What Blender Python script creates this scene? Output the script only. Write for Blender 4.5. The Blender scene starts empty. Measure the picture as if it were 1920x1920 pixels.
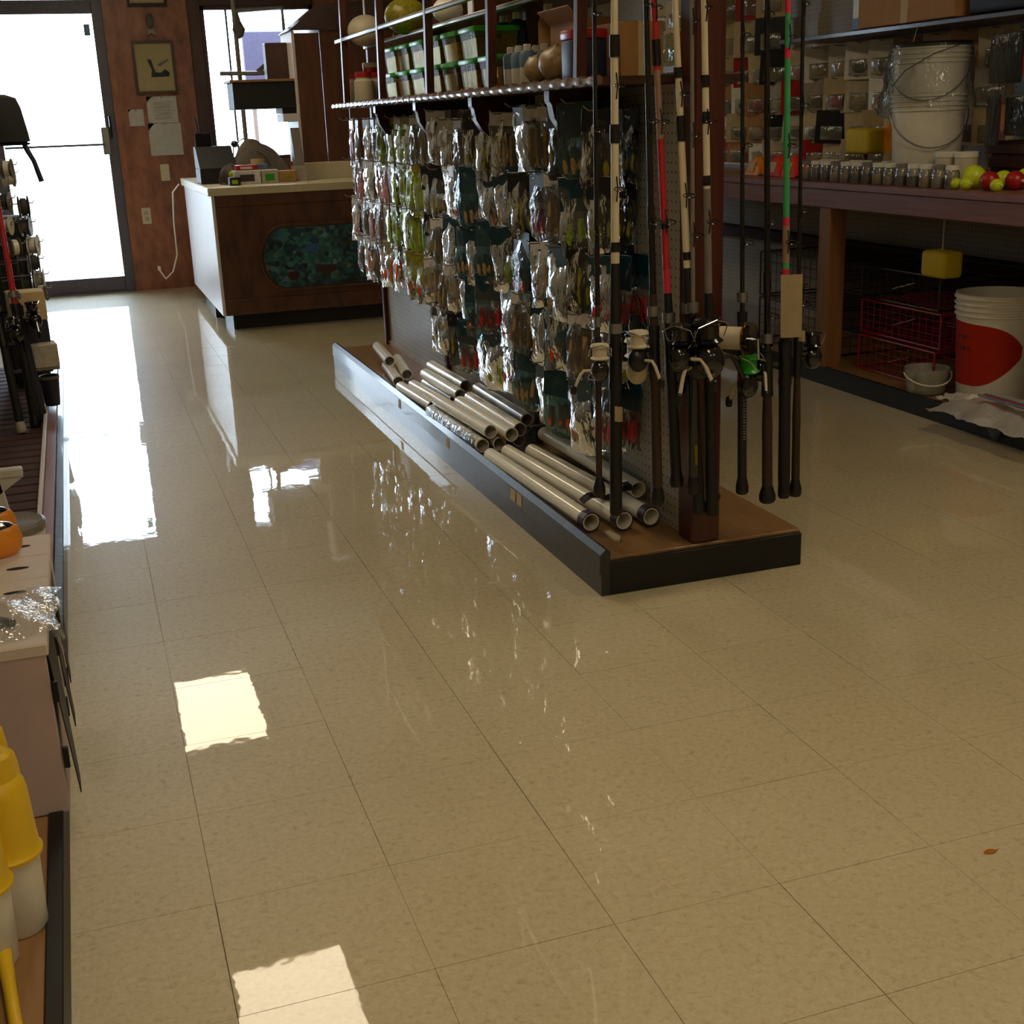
import bpy, bmesh, math, random
from mathutils import Vector, Matrix, Euler

# ------------------------------------------------------------------ camera / light / world
scene = bpy.context.scene
COL = scene.collection
PI = math.pi
CAM_F, CAM_PITCH, CAM_ROLL, CAM_YAW, CAM_H = 2353.36, 0.304814, -0.0375284, 0.318623, 1.26315


def setup_camera():
    cy, sy = math.cos(CAM_YAW), math.sin(CAM_YAW)
    fwd = Vector((sy * math.cos(CAM_PITCH), cy * math.cos(CAM_PITCH), -math.sin(CAM_PITCH)))
    right = Vector((cy, -sy, 0)); up = right.cross(fwd)
    c, s = math.cos(CAM_ROLL), math.sin(CAM_ROLL)
    r2 = right * c + up * s; u2 = up * c - right * s
    m = Matrix((r2, u2, -fwd)).transposed().to_4x4()
    m.translation = Vector((0, 0, CAM_H))
    cd = bpy.data.cameras.new('camera'); co = bpy.data.objects.new('camera', cd)
    COL.objects.link(co); co.matrix_world = m
    cd.sensor_fit = 'HORIZONTAL'; cd.sensor_width = 36.0
    cd.lens = CAM_F / 1920 * 36.0; cd.clip_start = 0.02; cd.clip_end = 200
    scene.camera = co


setup_camera()
SKY_STRENGTH = 15.0
LAMP_STRENGTH = 8.6
w = bpy.data.worlds.new('sky'); scene.world = w; w.use_nodes = True
w.node_tree.nodes['Background'].inputs['Color'].default_value = (0.72, 0.85, 1.0, 1)
w.node_tree.nodes['Background'].inputs['Strength'].default_value = SKY_STRENGTH


def portal(name, loc, sx, sz):
    ld = bpy.data.lights.new(name, 'AREA'); ld.shape = 'RECTANGLE'; ld.size = sx; ld.size_y = sz
    ld.cycles.is_portal = True
    lo = bpy.data.objects.new(name, ld); COL.objects.link(lo)
    lo.location = loc; lo.rotation_euler = (-PI / 2, 0, 0)   # local -Z points to -Y (into the shop)


portal('door_daylight_portal', (-0.06, 11.06, 1.12), 1.1, 2.3)
portal('window_daylight_portal', (1.6, 11.06, 1.6), 1.1, 1.3)
vs = scene.view_settings
vs.view_transform = 'Standard'; vs.look = 'None'; vs.gamma = 1.0; vs.exposure = 0.0; vs.use_curve_mapping = False
cy_ = scene.cycles
cy_.use_denoising = True
cy_.max_bounces = 6; cy_.diffuse_bounces = 3; cy_.glossy_bounces = 3; cy_.transparent_max_bounces = 10
cy_.use_light_tree = False; cy_.use_adaptive_sampling = True; cy_.adaptive_threshold = 0.1; cy_.adaptive_min_samples = 16
cy_.transmission_bounces = 4; cy_.sample_clamp_indirect = 8.0; cy_.caustics_refractive = False

RNG = random.Random(7)


def S(r, g, b):
    f = lambda v: (v / 255 / 12.92) if v / 255 <= 0.04045 else ((v / 255 + 0.055) / 1.055) ** 2.4
    return (f(r), f(g), f(b))


# ------------------------------------------------------------------ materials
MATS = {}


def _new(name):
    m = bpy.data.materials.new(name); m.use_nodes = True
    nt = m.node_tree; nt.nodes.clear()
    out = nt.nodes.new('ShaderNodeOutputMaterial'); b = nt.nodes.new('ShaderNodeBsdfPrincipled')
    nt.links.new(b.outputs[0], out.inputs[0])
    tc = nt.nodes.new('ShaderNodeTexCoord')
    MATS[name] = m
    return m, nt, b, tc, out


def _mapnoise(nt, tc, scale, detail=3, rough=0.55):
    mp = nt.nodes.new('ShaderNodeMapping'); nt.links.new(tc.outputs['Object'], mp.inputs[0])
    mp.inputs['Scale'].default_value = scale if hasattr(scale, '__len__') else (scale, scale, scale)
    n = nt.nodes.new('ShaderNodeTexNoise'); nt.links.new(mp.outputs[0], n.inputs['Vector'])
    n.inputs['Scale'].default_value = 1.0; n.inputs['Detail'].default_value = detail; n.inputs['Roughness'].default_value = rough
    return n


def _ramp(nt, src, stops):
    r = nt.nodes.new('ShaderNodeValToRGB'); nt.links.new(src, r.inputs[0])
    el = r.color_ramp.elements
    while len(el) < len(stops): el.new(0.5)
    for e, (p, c) in zip(el, stops):
        e.position = p; e.color = (*c, 1)
    return r


def _bump(nt, b, src, strength, dist=0.01):
    bp = nt.nodes.new('ShaderNodeBump'); bp.inputs['Strength'].default_value = strength; bp.inputs['Distance'].default_value = dist
    nt.links.new(src, bp.inputs['Height']); nt.links.new(bp.outputs[0], b.inputs['Normal'])


def pm(name, c, rough=0.5, metal=0.0, var=0.12, scale=25, bump=0.0, coat=0.0, spec=0.5, trans=0.0, alpha=1.0, sss=0):
    m, nt, b, tc, out = _new(name)
    n = _mapnoise(nt, tc, scale)
    lo = tuple(v * (1 - var) for v in c); hi = tuple(min(1, v * (1 + var)) for v in c)
    r = _ramp(nt, n.outputs[0], [(0.3, lo), (0.7, hi)])
    nt.links.new(r.outputs[0], b.inputs['Base Color'])
    b.inputs['Roughness'].default_value = rough; b.inputs['Metallic'].default_value = metal
    b.inputs['Specular IOR Level'].default_value = spec
    b.inputs['Coat Weight'].default_value = coat; b.inputs['Coat Roughness'].default_value = 0.08
    b.inputs['Transmission Weight'].default_value = trans; b.inputs['Alpha'].default_value = alpha
    if bump: _bump(nt, b, n.outputs[0], bump)
    return m


def wood(name, c1, c2, axis='z', rough=0.45, coat=0.0, fine=60, long=3, knots=False):
    m, nt, b, tc, out = _new(name)
    sc = {'x': (long, fine, fine), 'y': (fine, long, fine), 'z': (fine, fine, long)}[axis]
    n = _mapnoise(nt, tc, sc, 5, 0.65)
    n2 = _mapnoise(nt, tc, tuple(v * 0.12 for v in sc), 2)
    mx = nt.nodes.new('ShaderNodeMath'); mx.operation = 'MULTIPLY_ADD'
    nt.links.new(n2.outputs[0], mx.inputs[0]); mx.inputs[1].default_value = 0.6; nt.links.new(n.outputs[0], mx.inputs[2])
    r = _ramp(nt, mx.outputs[0], [(0.55, c1), (0.95, c2)])
    nt.links.new(r.outputs[0], b.inputs['Base Color'])
    b.inputs['Roughness'].default_value = rough; b.inputs['Coat Weight'].default_value = coat
    b.inputs['Coat Roughness'].default_value = 0.15
    _bump(nt, b, n.outputs[0], 0.12, 0.003)
    return m


def film(name, tint=(0.92, 0.94, 0.95), opac=0.10, rough=0.06, body=(0.75, 0.78, 0.8), milk=0.06, ior=1.38, gain=1.0):
    """thin clear plastic: see-through with sharp glossy glints from its crinkles"""
    m, nt, b, tc, out = _new(name)
    n = _mapnoise(nt, tc, (45, 45, 18), 2)
    b.inputs['Base Color'].default_value = (*body, 1); b.inputs['Roughness'].default_value = 0.4
    gl = nt.nodes.new('ShaderNodeBsdfGlossy'); gl.inputs['Roughness'].default_value = rough; gl.inputs['Color'].default_value = (0.95, 0.97, 1, 1)
    bp = nt.nodes.new('ShaderNodeBump'); bp.inputs['Strength'].default_value = 0.45; bp.inputs['Distance'].default_value = 0.015
    nt.links.new(n.outputs[0], bp.inputs['Height']); nt.links.new(bp.outputs[0], gl.inputs['Normal'])
    tr = nt.nodes.new('ShaderNodeBsdfTransparent'); tr.inputs[0].default_value = (*tint, 1)
    m1 = nt.nodes.new('ShaderNodeMixShader'); m1.inputs[0].default_value = milk
    nt.links.new(tr.outputs[0], m1.inputs[1]); nt.links.new(b.outputs[0], m1.inputs[2])
    fr = nt.nodes.new('ShaderNodeFresnel'); fr.inputs[0].default_value = ior; nt.links.new(bp.outputs[0], fr.inputs['Normal'])
    ad = nt.nodes.new('ShaderNodeMath'); ad.operation = 'MULTIPLY_ADD'; ad.use_clamp = True
    nt.links.new(fr.outputs[0], ad.inputs[0]); ad.inputs[1].default_value = gain; ad.inputs[2].default_value = opac * 0.4
    mx = nt.nodes.new('ShaderNodeMixShader')
    nt.links.new(ad.outputs[0], mx.inputs[0]); nt.links.new(m1.outputs[0], mx.inputs[1]); nt.links.new(gl.outputs[0], mx.inputs[2])
    nt.links.new(mx.outputs[0], out.inputs[0])
    return m


def pane_glass(name):
    m, nt, b, tc, out = _new(name); nt.nodes.remove(b)
    n = _mapnoise(nt, tc, 3.0)
    r = _ramp(nt, n.outputs[0], [(0.3, (0.93, 0.96, 0.97)), (0.7, (0.97, 0.985, 0.99))])
    tr = nt.nodes.new('ShaderNodeBsdfTransparent'); nt.links.new(r.outputs[0], tr.inputs[0])
    gl = nt.nodes.new('ShaderNodeBsdfGlossy'); gl.inputs['Roughness'].default_value = 0.0
    fr = nt.nodes.new('ShaderNodeFresnel'); fr.inputs[0].default_value = 1.3
    mx = nt.nodes.new('ShaderNodeMixShader')
    nt.links.new(fr.outputs[0], mx.inputs[0]); nt.links.new(tr.outputs[0], mx.inputs[1]); nt.links.new(gl.outputs[0], mx.inputs[2])
    nt.links.new(mx.outputs[0], out.inputs[0])
    return m


def emit(name, c, s):
    m, nt, b, tc, out = _new(name); nt.nodes.remove(b)
    n = _mapnoise(nt, tc, 4.0)
    r = _ramp(nt, n.outputs[0], [(0.3, tuple(v * 0.97 for v in c)), (0.7, c)])
    e = nt.nodes.new('ShaderNodeEmission'); nt.links.new(r.outputs[0], e.inputs[0]); e.inputs[1].default_value = s
    nt.links.new(e.outputs[0], out.inputs[0])
    return m


def tile_material():
    m, nt, b, tc, out = _new('vinyl_tile')
    geo = nt.nodes.new('ShaderNodeNewGeometry')
    oi = nt.nodes.new('ShaderNodeObjectInfo')
    mp = nt.nodes.new('ShaderNodeMapping'); nt.links.new(geo.outputs['Position'], mp.inputs[0]); mp.inputs['Scale'].default_value = (1, 1, 1)
    n = nt.nodes.new('ShaderNodeTexNoise'); nt.links.new(mp.outputs[0], n.inputs['Vector'])
    n.inputs['Scale'].default_value = 75; n.inputs['Detail'].default_value = 4; n.inputs['Roughness'].default_value = 0.7; n.inputs['Distortion'].default_value = 0.6
    r = _ramp(nt, n.outputs[0], [(0.30, S(184, 168, 130)), (0.44, S(204, 190, 154)), (0.60, S(212, 199, 165)), (0.75, S(222, 210, 178))])
    # slow soiling
    n2 = nt.nodes.new('ShaderNodeTexNoise'); nt.links.new(mp.outputs[0], n2.inputs['Vector']); n2.inputs['Scale'].default_value = 1.7; n2.inputs['Detail'].default_value = 4
    r2 = _ramp(nt, n2.outputs[0], [(0.3, (0.90, 0.89, 0.86)), (0.7, (1, 1, 1))])
    mx = nt.nodes.new('ShaderNodeMix'); mx.data_type = 'RGBA'; mx.blend_type = 'MULTIPLY'; mx.inputs[0].default_value = 1
    nt.links.new(r.outputs[0], mx.inputs[6]); nt.links.new(r2.outputs[0], mx.inputs[7])
    nt.links.new(mx.outputs[2], b.inputs['Base Color'])
    b.inputs['Roughness'].default_value = 0.5; b.inputs['Specular IOR Level'].default_value = 0.2
    # wax coat with slow ripples
    b.inputs['Coat Weight'].default_value = 1.0; b.inputs['Coat Roughness'].default_value = 0.02; b.inputs['Coat IOR'].default_value = 1.55
    n3 = nt.nodes.new('ShaderNodeTexNoise'); nt.links.new(mp.outputs[0], n3.inputs['Vector']); n3.inputs['Scale'].default_value = 7.0; n3.inputs['Detail'].default_value = 3
    bp = nt.nodes.new('ShaderNodeBump'); bp.inputs['Strength'].default_value = 0.10; bp.inputs['Distance'].default_value = 0.004
    nt.links.new(n3.outputs[0], bp.inputs['Height']); nt.links.new(bp.outputs[0], b.inputs['Coat Normal'])
    return m


def pegboard_material(name, c):
    m, nt, b, tc, out = _new(name)
    sep = nt.nodes.new('ShaderNodeSeparateXYZ'); nt.links.new(tc.outputs['Object'], sep.inputs[0])

    def M(op, a, bb):
        x = nt.nodes.new('ShaderNodeMath'); x.operation = op
        for i, v in enumerate((a, bb)):
            if v is None: continue
            if isinstance(v, (int, float)): x.inputs[i].default_value = v
            else: nt.links.new(v, x.inputs[i])
        return x.outputs[0]
    d = []
    for ax in ('Y', 'Z'):
        f = M('FRACT', M('DIVIDE', sep.outputs[ax], 0.0254), None)
        q = M('SUBTRACT', f, 0.5); d.append(M('MULTIPLY', q, q))
    dist = M('SQRT', M('ADD', d[0], d[1]), None)
    r = _ramp(nt, dist, [(0.11, S(20, 17, 14)), (0.15, c)])
    n = _mapnoise(nt, tc, 6)
    r2 = _ramp(nt, n.outputs[0], [(0.3, (0.88, 0.88, 0.88)), (0.7, (1, 1, 1))])
    mx = nt.nodes.new('ShaderNodeMix'); mx.data_type = 'RGBA'; mx.blend_type = 'MULTIPLY'; mx.inputs[0].default_value = 1
    nt.links.new(r.outputs[0], mx.inputs[6]); nt.links.new(r2.outputs[0], mx.inputs[7]); nt.links.new(mx.outputs[2], b.inputs['Base Color'])
    b.inputs['Roughness'].default_value = 0.45
    return m


def mural_material():
    m, nt, b, tc, out = _new('reef_mural_paint')
    mp = nt.nodes.new('ShaderNodeMapping'); nt.links.new(tc.outputs['Object'], mp.inputs[0]); mp.inputs['Scale'].default_value = (34, 1, 38)
    v = nt.nodes.new('ShaderNodeTexVoronoi'); nt.links.new(mp.outputs[0], v.inputs['Vector']); v.inputs['Scale'].default_value = 1.0
    sp = nt.nodes.new('ShaderNodeSeparateColor'); nt.links.new(v.outputs['Color'], sp.inputs[0])
    r = _ramp(nt, sp.outputs[0], [(0.0, S(14, 30, 36)), (0.25, S(24, 74, 96)), (0.45, S(52, 118, 118)), (0.62, S(40, 96, 74)), (0.78, S(24, 52, 96)), (0.92, S(90, 140, 150)), (1.0, S(100, 104, 62))])
    n = _mapnoise(nt, tc, (5, 1, 5))
    r2 = _ramp(nt, n.outputs[0], [(0.35, (0.25, 0.25, 0.25)), (0.6, (1, 1, 1))])
    mx = nt.nodes.new('ShaderNodeMix'); mx.data_type = 'RGBA'; mx.blend_type = 'MULTIPLY'; mx.inputs[0].default_value = 1
    nt.links.new(r.outputs[0], mx.inputs[6]); nt.links.new(r2.outputs[0], mx.inputs[7]); nt.links.new(mx.outputs[2], b.inputs['Base Color'])
    b.inputs['Roughness'].default_value = 0.35
    return m


tile_material()
pm('grout', S(104, 86, 60), 0.8)
wood('wood_panel', S(96, 54, 36), S(156, 96, 66), 'z', 0.45, 0.15, 13, 6)
wood('wood_redbrown', S(50, 16, 8), S(82, 30, 15), 'z', 0.4, 0.15)
wood('wood_dark', S(40, 20, 13), S(68, 36, 22), 'y', 0.35, 0.25)
wood('varnished_edge', S(96, 62, 48), S(120, 80, 62), 'y', 0.2, 1.0)
wood('wood_counter', S(52, 26, 14), S(96, 52, 27), 'z', 0.4, 0.2, 14, 6)
wood('wood_cabinet', S(70, 36, 18), S(104, 58, 30), 'z', 0.45, 0.1, 20, 3)
wood('plywood', S(120, 88, 52), S(150, 112, 68), 'y', 0.4, 0.15, 40, 4)
wood('bench_wood', S(112, 70, 62), S(142, 94, 82), 'y', 0.4, 0.2, 60, 3)
wood('leg_wood', S(112, 72, 40), S(140, 94, 54), 'z', 0.5)
wood('slat_wood', S(42, 16, 13), S(64, 26, 20), 'x', 0.75, 0.0)
pm('black_paint', S(12, 12, 14), 0.5, var=0.2, bump=0.05)
pm('lip_grey', S(30, 31, 35), 0.38, var=0.15, scale=40, bump=0.1, coat=0.3)
pm('kick_black', S(9, 9, 10), 0.5, var=0.25)
pegboard_material('pegboard_white', S(196, 190, 176))
pegboard_material('pegboard_tan', S(150, 138, 112))
pm('wall_cream', S(150, 140, 115), 0.7)
pm('ceiling_white', S(205, 198, 180), 0.8)
pm('bronze_metal', S(92, 88, 98), 0.45, 0.2, var=0.08)  # lightened evenly: daylight flare over the door frame is put into the colour
pm('chrome', S(200, 202, 205), 0.18, 1.0, var=0.03)
pm('steel', S(150, 150, 150), 0.35, 0.9, var=0.05)
pm('gold_metal', S(220, 150, 60), 0.2, 1.0)
pane_glass('window_glass')
emit('lamp_diffuser', (1.0, 0.83, 0.58), LAMP_STRENGTH)
pm('white_metal', S(196, 192, 180), 0.4)
pm('paper_white', S(244, 238, 228), 0.7, var=0.05)
pm('paper_cream', S(196, 172, 124), 0.7, var=0.06)
pm('paper_grey', S(176, 166, 150), 0.7, var=0.15, scale=40)
pm('ink_dark', S(56, 54, 56), 0.7, var=0.3, scale=60)
pm('plastic_white', S(222, 216, 200), 0.35, var=0.04)
pm('plastic_cream', S(200, 188, 158), 0.45, var=0.05)
pm('pvc_white', S(246, 241, 224), 0.18, var=0.05, scale=8, coat=0.4)
pm('purple_cap', S(62, 42, 54), 0.35)
pm('foam_black', S(9, 9, 10), 0.6, var=0.3, scale=120)
pm('cork_dark', S(50, 29, 18), 0.6, var=0.25, scale=120)
pm('rubber_black', S(8, 8, 9), 0.45)
pm('gloss_black', S(14, 14, 17), 0.15, coat=0.6)
pm('grip_plastic', S(16, 16, 19), 0.35)
pm('blank_black', S(10, 10, 12), 0.2, coat=0.5)
pm('blank_white', S(214, 200, 168), 0.3, coat=0.3, var=0.05)
pm('blank_red', S(180, 34, 48), 0.25, coat=0.5)
pm('blank_green', S(62, 160, 98), 0.25, coat=0.5)
pm('blank_pink', S(206, 50, 76), 0.3)
pm('blank_grey', S(120, 112, 104), 0.3, coat=0.3)
pm('blank_tan', S(150, 120, 100), 0.4)
pm('tag_cream', S(206, 186, 146), 0.7, var=0.06)
pm('red_plastic', S(170, 30, 28), 0.3)
pm('orange_paper', S(222, 52, 22), 0.6, var=0.05)
pm('orange_plastic', S(226, 140, 40), 0.35)
pm('yellow_plastic', S(226, 186, 30), 0.35, var=0.05)
pm('yellow_foam', S(206, 178, 26), 0.7, var=0.08, scale=80, bump=0.1)
pm('lime_plastic', S(206, 220, 36), 0.35)
pm('green_lid', S(40, 150, 34), 0.3)
pm('amber_bait', S(150, 112, 30), 0.35, var=0.5, scale=60)
pm('amber_dark', S(96, 74, 24), 0.3, var=0.4, scale=70)
pm('brown_carton', S(176, 128, 78), 0.7, var=0.08)
pm('carton_white', S(206, 192, 178), 0.6, var=0.05, scale=10)
pm('carton_mauve', S(182, 162, 158), 0.65, var=0.05, scale=10)
pm('dark_slot', S(16, 12, 10), 0.9)
pm('navy', S(36, 38, 58), 0.45)
pm('blue_plastic', S(46, 84, 132), 0.4)
pm('blue_label', S(96, 124, 150), 0.5, var=0.2)
pm('teal_card', S(10, 52, 66), 0.3, var=0.35, scale=60)
pm('black_card', S(22, 20, 26), 0.3, var=0.3, scale=60)
pm('white_card', S(206, 200, 200), 0.3, var=0.15, scale=60)
pm('olive_bait', S(142, 132, 32), 0.35, var=0.35, scale=80)
pm('lime_bait', S(150, 178, 34), 0.35, var=0.3, scale=80)
pm('pink_bait', S(196, 120, 122), 0.35, var=0.25, scale=80)
pm('tan_bait', S(170, 140, 96), 0.4, var=0.25, scale=80)
pm('orange_bait', S(214, 84, 36), 0.35, var=0.2, scale=80)
pm('red_bait', S(196, 34, 40), 0.35, var=0.2, scale=80)
pm('green_bait', S(80, 160, 84), 0.35, var=0.25, scale=80)
film('clear_film', (0.88, 0.90, 0.91), 0.05, 0.06, (0.6, 0.62, 0.64), 0.05)
film('milky_film', (0.9, 0.9, 0.88), 0.0, 0.15, (0.86, 0.82, 0.74), 0.6, 1.3, 0.3)
film('soft_film', (0.9, 0.9, 0.88), 0.0, 0.14, (0.7, 0.68, 0.64), 0.14, 1.35, 0.16)
film('pink_film', (0.90, 0.82, 0.82), 0.05, 0.07, (0.75, 0.52, 0.52), 0.38)
film('lime_film', (0.70, 0.80, 0.30), 0.04, 0.08, (0.42, 0.50, 0.05), 0.45)
film('teal_film', (0.45, 0.62, 0.66), 0.05, 0.07, (0.03, 0.14, 0.18), 0.25)
film('smoke_film', (0.38, 0.40, 0.42), 0.05, 0.07, (0.05, 0.05, 0.06), 0.30)
film('jar_plastic', (0.86, 0.85, 0.78), 0.22, 0.1, (0.7, 0.68, 0.6), 0.15); film('tub_plastic', (0.9, 0.85, 0.6), 0.0, 0.35, (0.5, 0.4, 0.12), 0.12, 1.3, 0.28); film('bucket_clear', (0.9, 0.88, 0.8), 0.1, 0.3, (0.72, 0.68, 0.56), 0.26, 1.4, 0.6)
pm('wire_black', S(20, 20, 22), 0.4)
pm('wire_red', S(150, 24, 40), 0.4)
pm('cloth_black', S(24, 23, 24), 0.85, var=0.2, scale=80)
pm('strap_navy', S(46, 42, 74), 0.7)
pm('outside_paving', S(170, 168, 164), 0.8)
pm('lavender_panel', S(58, 58, 82), 0.6)
pm('hat_brown', S(96, 86, 74), 0.85, var=0.15)
pm('laminate_cream', S(206, 194, 160), 0.35, var=0.04)
pm('laminate_white', S(214, 206, 204), 0.35, var=0.06)
mural_material()


# ------------------------------------------------------------------ geometry helpers
class MB:
    def __init__(self): self.bm = bmesh.new()

    def box(self, x0, y0, z0, x1, y1, z1, bev=0.0, seg=1):
        r = bmesh.ops.create_cube(self.bm, size=1.0)
        vs_ = r['verts']
        for v in vs_:
            v.co = Vector(((x0 + x1) / 2 + v.co.x * (x1 - x0), (y0 + y1) / 2 + v.co.y * (y1 - y0), (z0 + z1) / 2 + v.co.z * (z1 - z0)))
        if bev:
            es = list({e for v in vs_ for e in v.link_edges})
            bmesh.ops.bevel(self.bm, geom=es, offset=bev, segments=seg, affect='EDGES', profile=0.5)
        return self

    def quadbox(self, p8):
        """8 corners: bottom 4 (ccw) then top 4"""
        v = [self.bm.verts.new(p) for p in p8]
        for f in ((3, 2, 1, 0), (4, 5, 6, 7), (0, 1, 5, 4), (1, 2, 6, 5), (2, 3, 7, 6), (3, 0, 4, 7)):
            self.bm.faces.new([v[i] for i in f])
        return self

    def ring(self, c, ax, r, n, phase=0.0):
        ax = Vector(ax).normalized()
        t = Vector((0, 0, 1)) if abs(ax.z) < 0.9 else Vector((1, 0, 0))
        a = ax.cross(t).normalized(); b = ax.cross(a).normalized()
        return [self.bm.verts.new(Vector(c) + a * (r * math.cos(phase + 2 * PI * i / n)) + b * (r * math.sin(phase + 2 * PI * i / n))) for i in range(n)]

    def loft(self, rings, cap0=True, cap1=True, closed=False):
        n = len(rings[0]); m = len(rings)
        for k in range(m if closed else m - 1):
            a, b = rings[k], rings[(k + 1) % m]
            for i in range(n):
                self.bm.faces.new((a[i], a[(i + 1) % n], b[(i + 1) % n], b[i]))
        if not closed:
            if cap0: self.bm.faces.new(rings[0][::-1])
            if cap1: self.bm.faces.new(rings[-1])
        return self

    def cyl(self, p0, p1, r0, r1=None, n=16):
        r1 = r0 if r1 is None else r1
        ax = Vector(p1) - Vector(p0)
        return self.loft([self.ring(p0, ax, r0, n), self.ring(p1, ax, r1, n)])

    def tube(self, pts, r, n=8, closed=False):
        pts = [Vector(p) for p in pts]; m = len(pts); rings = []
        rr = r if hasattr(r, '__len__') else [r] * m
        prev = None
        for i, p in enumerate(pts):
            if closed: d = pts[(i + 1) % m] - pts[(i - 1) % m]
            else: d = pts[min(i + 1, m - 1)] - pts[max(i - 1, 0)]
            d.normalize()
            if prev is None:
                t = Vector((0, 0, 1)) if abs(d.z) < 0.9 else Vector((1, 0, 0))
                a = d.cross(t).normalized()
            else:
                a = (prev - d * prev.dot(d))
                a = a.normalized() if a.length > 1e-6 else d.orthogonal().normalized()
            prev = a; b = d.cross(a)
            rings.append([self.bm.verts.new(p + a * (rr[i] * math.cos(2 * PI * k / n)) + b * (rr[i] * math.sin(2 * PI * k / n))) for k in range(n)])
        return self.loft(rings, closed=closed)

    def lathe(self, prof, c=(0, 0, 0), n=24, axis='z', cap0=True, cap1=True, sy=1.0):
        rings = []
        for r, h in prof:
            r = max(r, 1e-4); ring = []
            for k in range(n):
                a = 2 * PI * k / n
                p = (r * math.cos(a), r * math.sin(a) * sy, h)
                if axis == 'x': p = (p[2], p[0], p[1])
                elif axis == 'y': p = (p[0], p[2], -p[1])
                ring.append(self.bm.verts.new(Vector(c) + Vector(p)))
            rings.append(ring)
        return self.loft(rings, cap0, cap1)

    def ball(self, c, r, n=16, m=10):
        rx, ry, rz = r if hasattr(r, '__len__') else (r, r, r)
        prof = []
        rings = []
        for j in range(m + 1):
            t = -PI / 2 + PI * j / m
            rr = max(math.cos(t), 1e-3)
            rings.append([self.bm.verts.new((c[0] + rx * rr * math.cos(2 * PI * k / n), c[1] + ry * rr * math.sin(2 * PI * k / n), c[2] + rz * math.sin(t))) for k in range(n)])
        return self.loft(rings)

    def prism(self, poly, axis, a, b):
        """2D polygon extruded along axis ('x': poly=(y,z); 'y': (x,z); 'z': (x,y))"""
        def P(u, v, t): return {'x': (t, u, v), 'y': (u, t, v), 'z': (u, v, t)}[axis]
        lo = [self.bm.verts.new(P(u, v, a)) for u, v in poly]; hi = [self.bm.verts.new(P(u, v, b)) for u, v in poly]
        return self.loft([lo, hi])

    def sheet(self, fn, nu, nv, thick=0.0):
        g = [[self.bm.verts.new(fn(i / nu, j / nv)) for j in range(nv + 1)] for i in range(nu + 1)]
        for i in range(nu):
            for j in range(nv):
                self.bm.faces.new((g[i][j], g[i + 1][j], g[i + 1][j + 1], g[i][j + 1]))
        if thick:
            fs = self.bm.faces[:]
            bmesh.ops.solidify(self.bm, geom=fs, thickness=thick)
        return self

    def mesh(self, name, shift=None, smooth=True, ang=35):
        bm = self.bm
        if shift is not None:
            bmesh.ops.translate(bm, verts=bm.verts, vec=-Vector(shift))
        bmesh.ops.recalc_face_normals(bm, faces=bm.faces)
        me = bpy.data.meshes.new(name); bm.to_mesh(me); bm.free()
        if smooth:
            for p in me.polygons: p.use_smooth = True
            me.set_sharp_from_angle(angle=math.radians(ang))
        return me


def link(name, me, m=None, parent=None, loc=(0, 0, 0), rot=None):
    o = bpy.data.objects.new(name, me); COL.objects.link(o)
    if m and not me.materials: me.materials.append(MATS[m])
    o.location = loc
    if rot: o.rotation_euler = rot
    if parent: o.parent = parent
    return o


LABELS = {}


def tag(o, label, cat, group=None):
    o['label'] = label; o['category'] = cat
    if group: o['group'] = group
    n = len(label.replace(',', ' ').split())
    if n < 4 or n > 16: print('LABEL LEN', n, label)
    if label in LABELS: print('DUP LABEL', label)
    LABELS[label] = 1
    return o


def thing(name, label, cat, loc, group=None, rot=None):
    o = bpy.data.objects.new(name, None); COL.objects.link(o); o.location = loc; o.empty_display_size = 0.05
    if rot: o.rotation_euler = rot
    return tag(o, label, cat, group)


def wp(t, name, mb, m, label=None, up=None):
    """part given in world coordinates under thing t (unrotated); up = part it is a sub-part of"""
    o = link(name, mb.mesh(name, shift=t.location), m, up or t)
    if label: o['label'] = label
    return o


def lp(t, name, mb, m, label=None, smooth=True):
    o = link(name, mb.mesh(name, smooth=smooth), m, t)
    if label: o['label'] = label
    return o


def struct(name, mb, m, label, cat):
    o = link(name, mb.mesh(name), m); o['kind'] = 'structure'
    return tag(o, label, cat)


def sroot(name, label, cat, loc=(0, 0, 0)):
    o = bpy.data.objects.new(name, None); COL.objects.link(o); o.location = loc; o['kind'] = 'structure'
    return tag(o, label, cat)


def dup(o, parent=None):
    c = o.copy(); COL.objects.link(c); c.parent = parent
    for ch in list(o.children): dup(ch, c)
    return c


ORD = ['zeroth', 'first', 'second', 'third', 'fourth', 'fifth', 'sixth', 'seventh', 'eighth', 'ninth', 'tenth', 'eleventh', 'twelfth', 'thirteenth',
       'fourteenth', 'fifteenth', 'sixteenth', 'seventeenth', 'eighteenth', 'nineteenth', 'twentieth', 'twenty-first', 'twenty-second', 'twenty-third', 'twenty-fourth', 'twenty-fifth']

# ------------------------------------------------------------------ room shell
XL, XR, YB, YF, ZC = -0.92, 4.0, 10.93, -3.2, 2.75
T = 0.3048; TX0, TY0 = 0.0748, 1.619

floor = struct('floor', MB().box(XL, YF, -0.12, XR, YB, -0.0032), 'grout', 'glossy cream speckled vinyl tile floor of the shop', 'floor')


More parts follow.
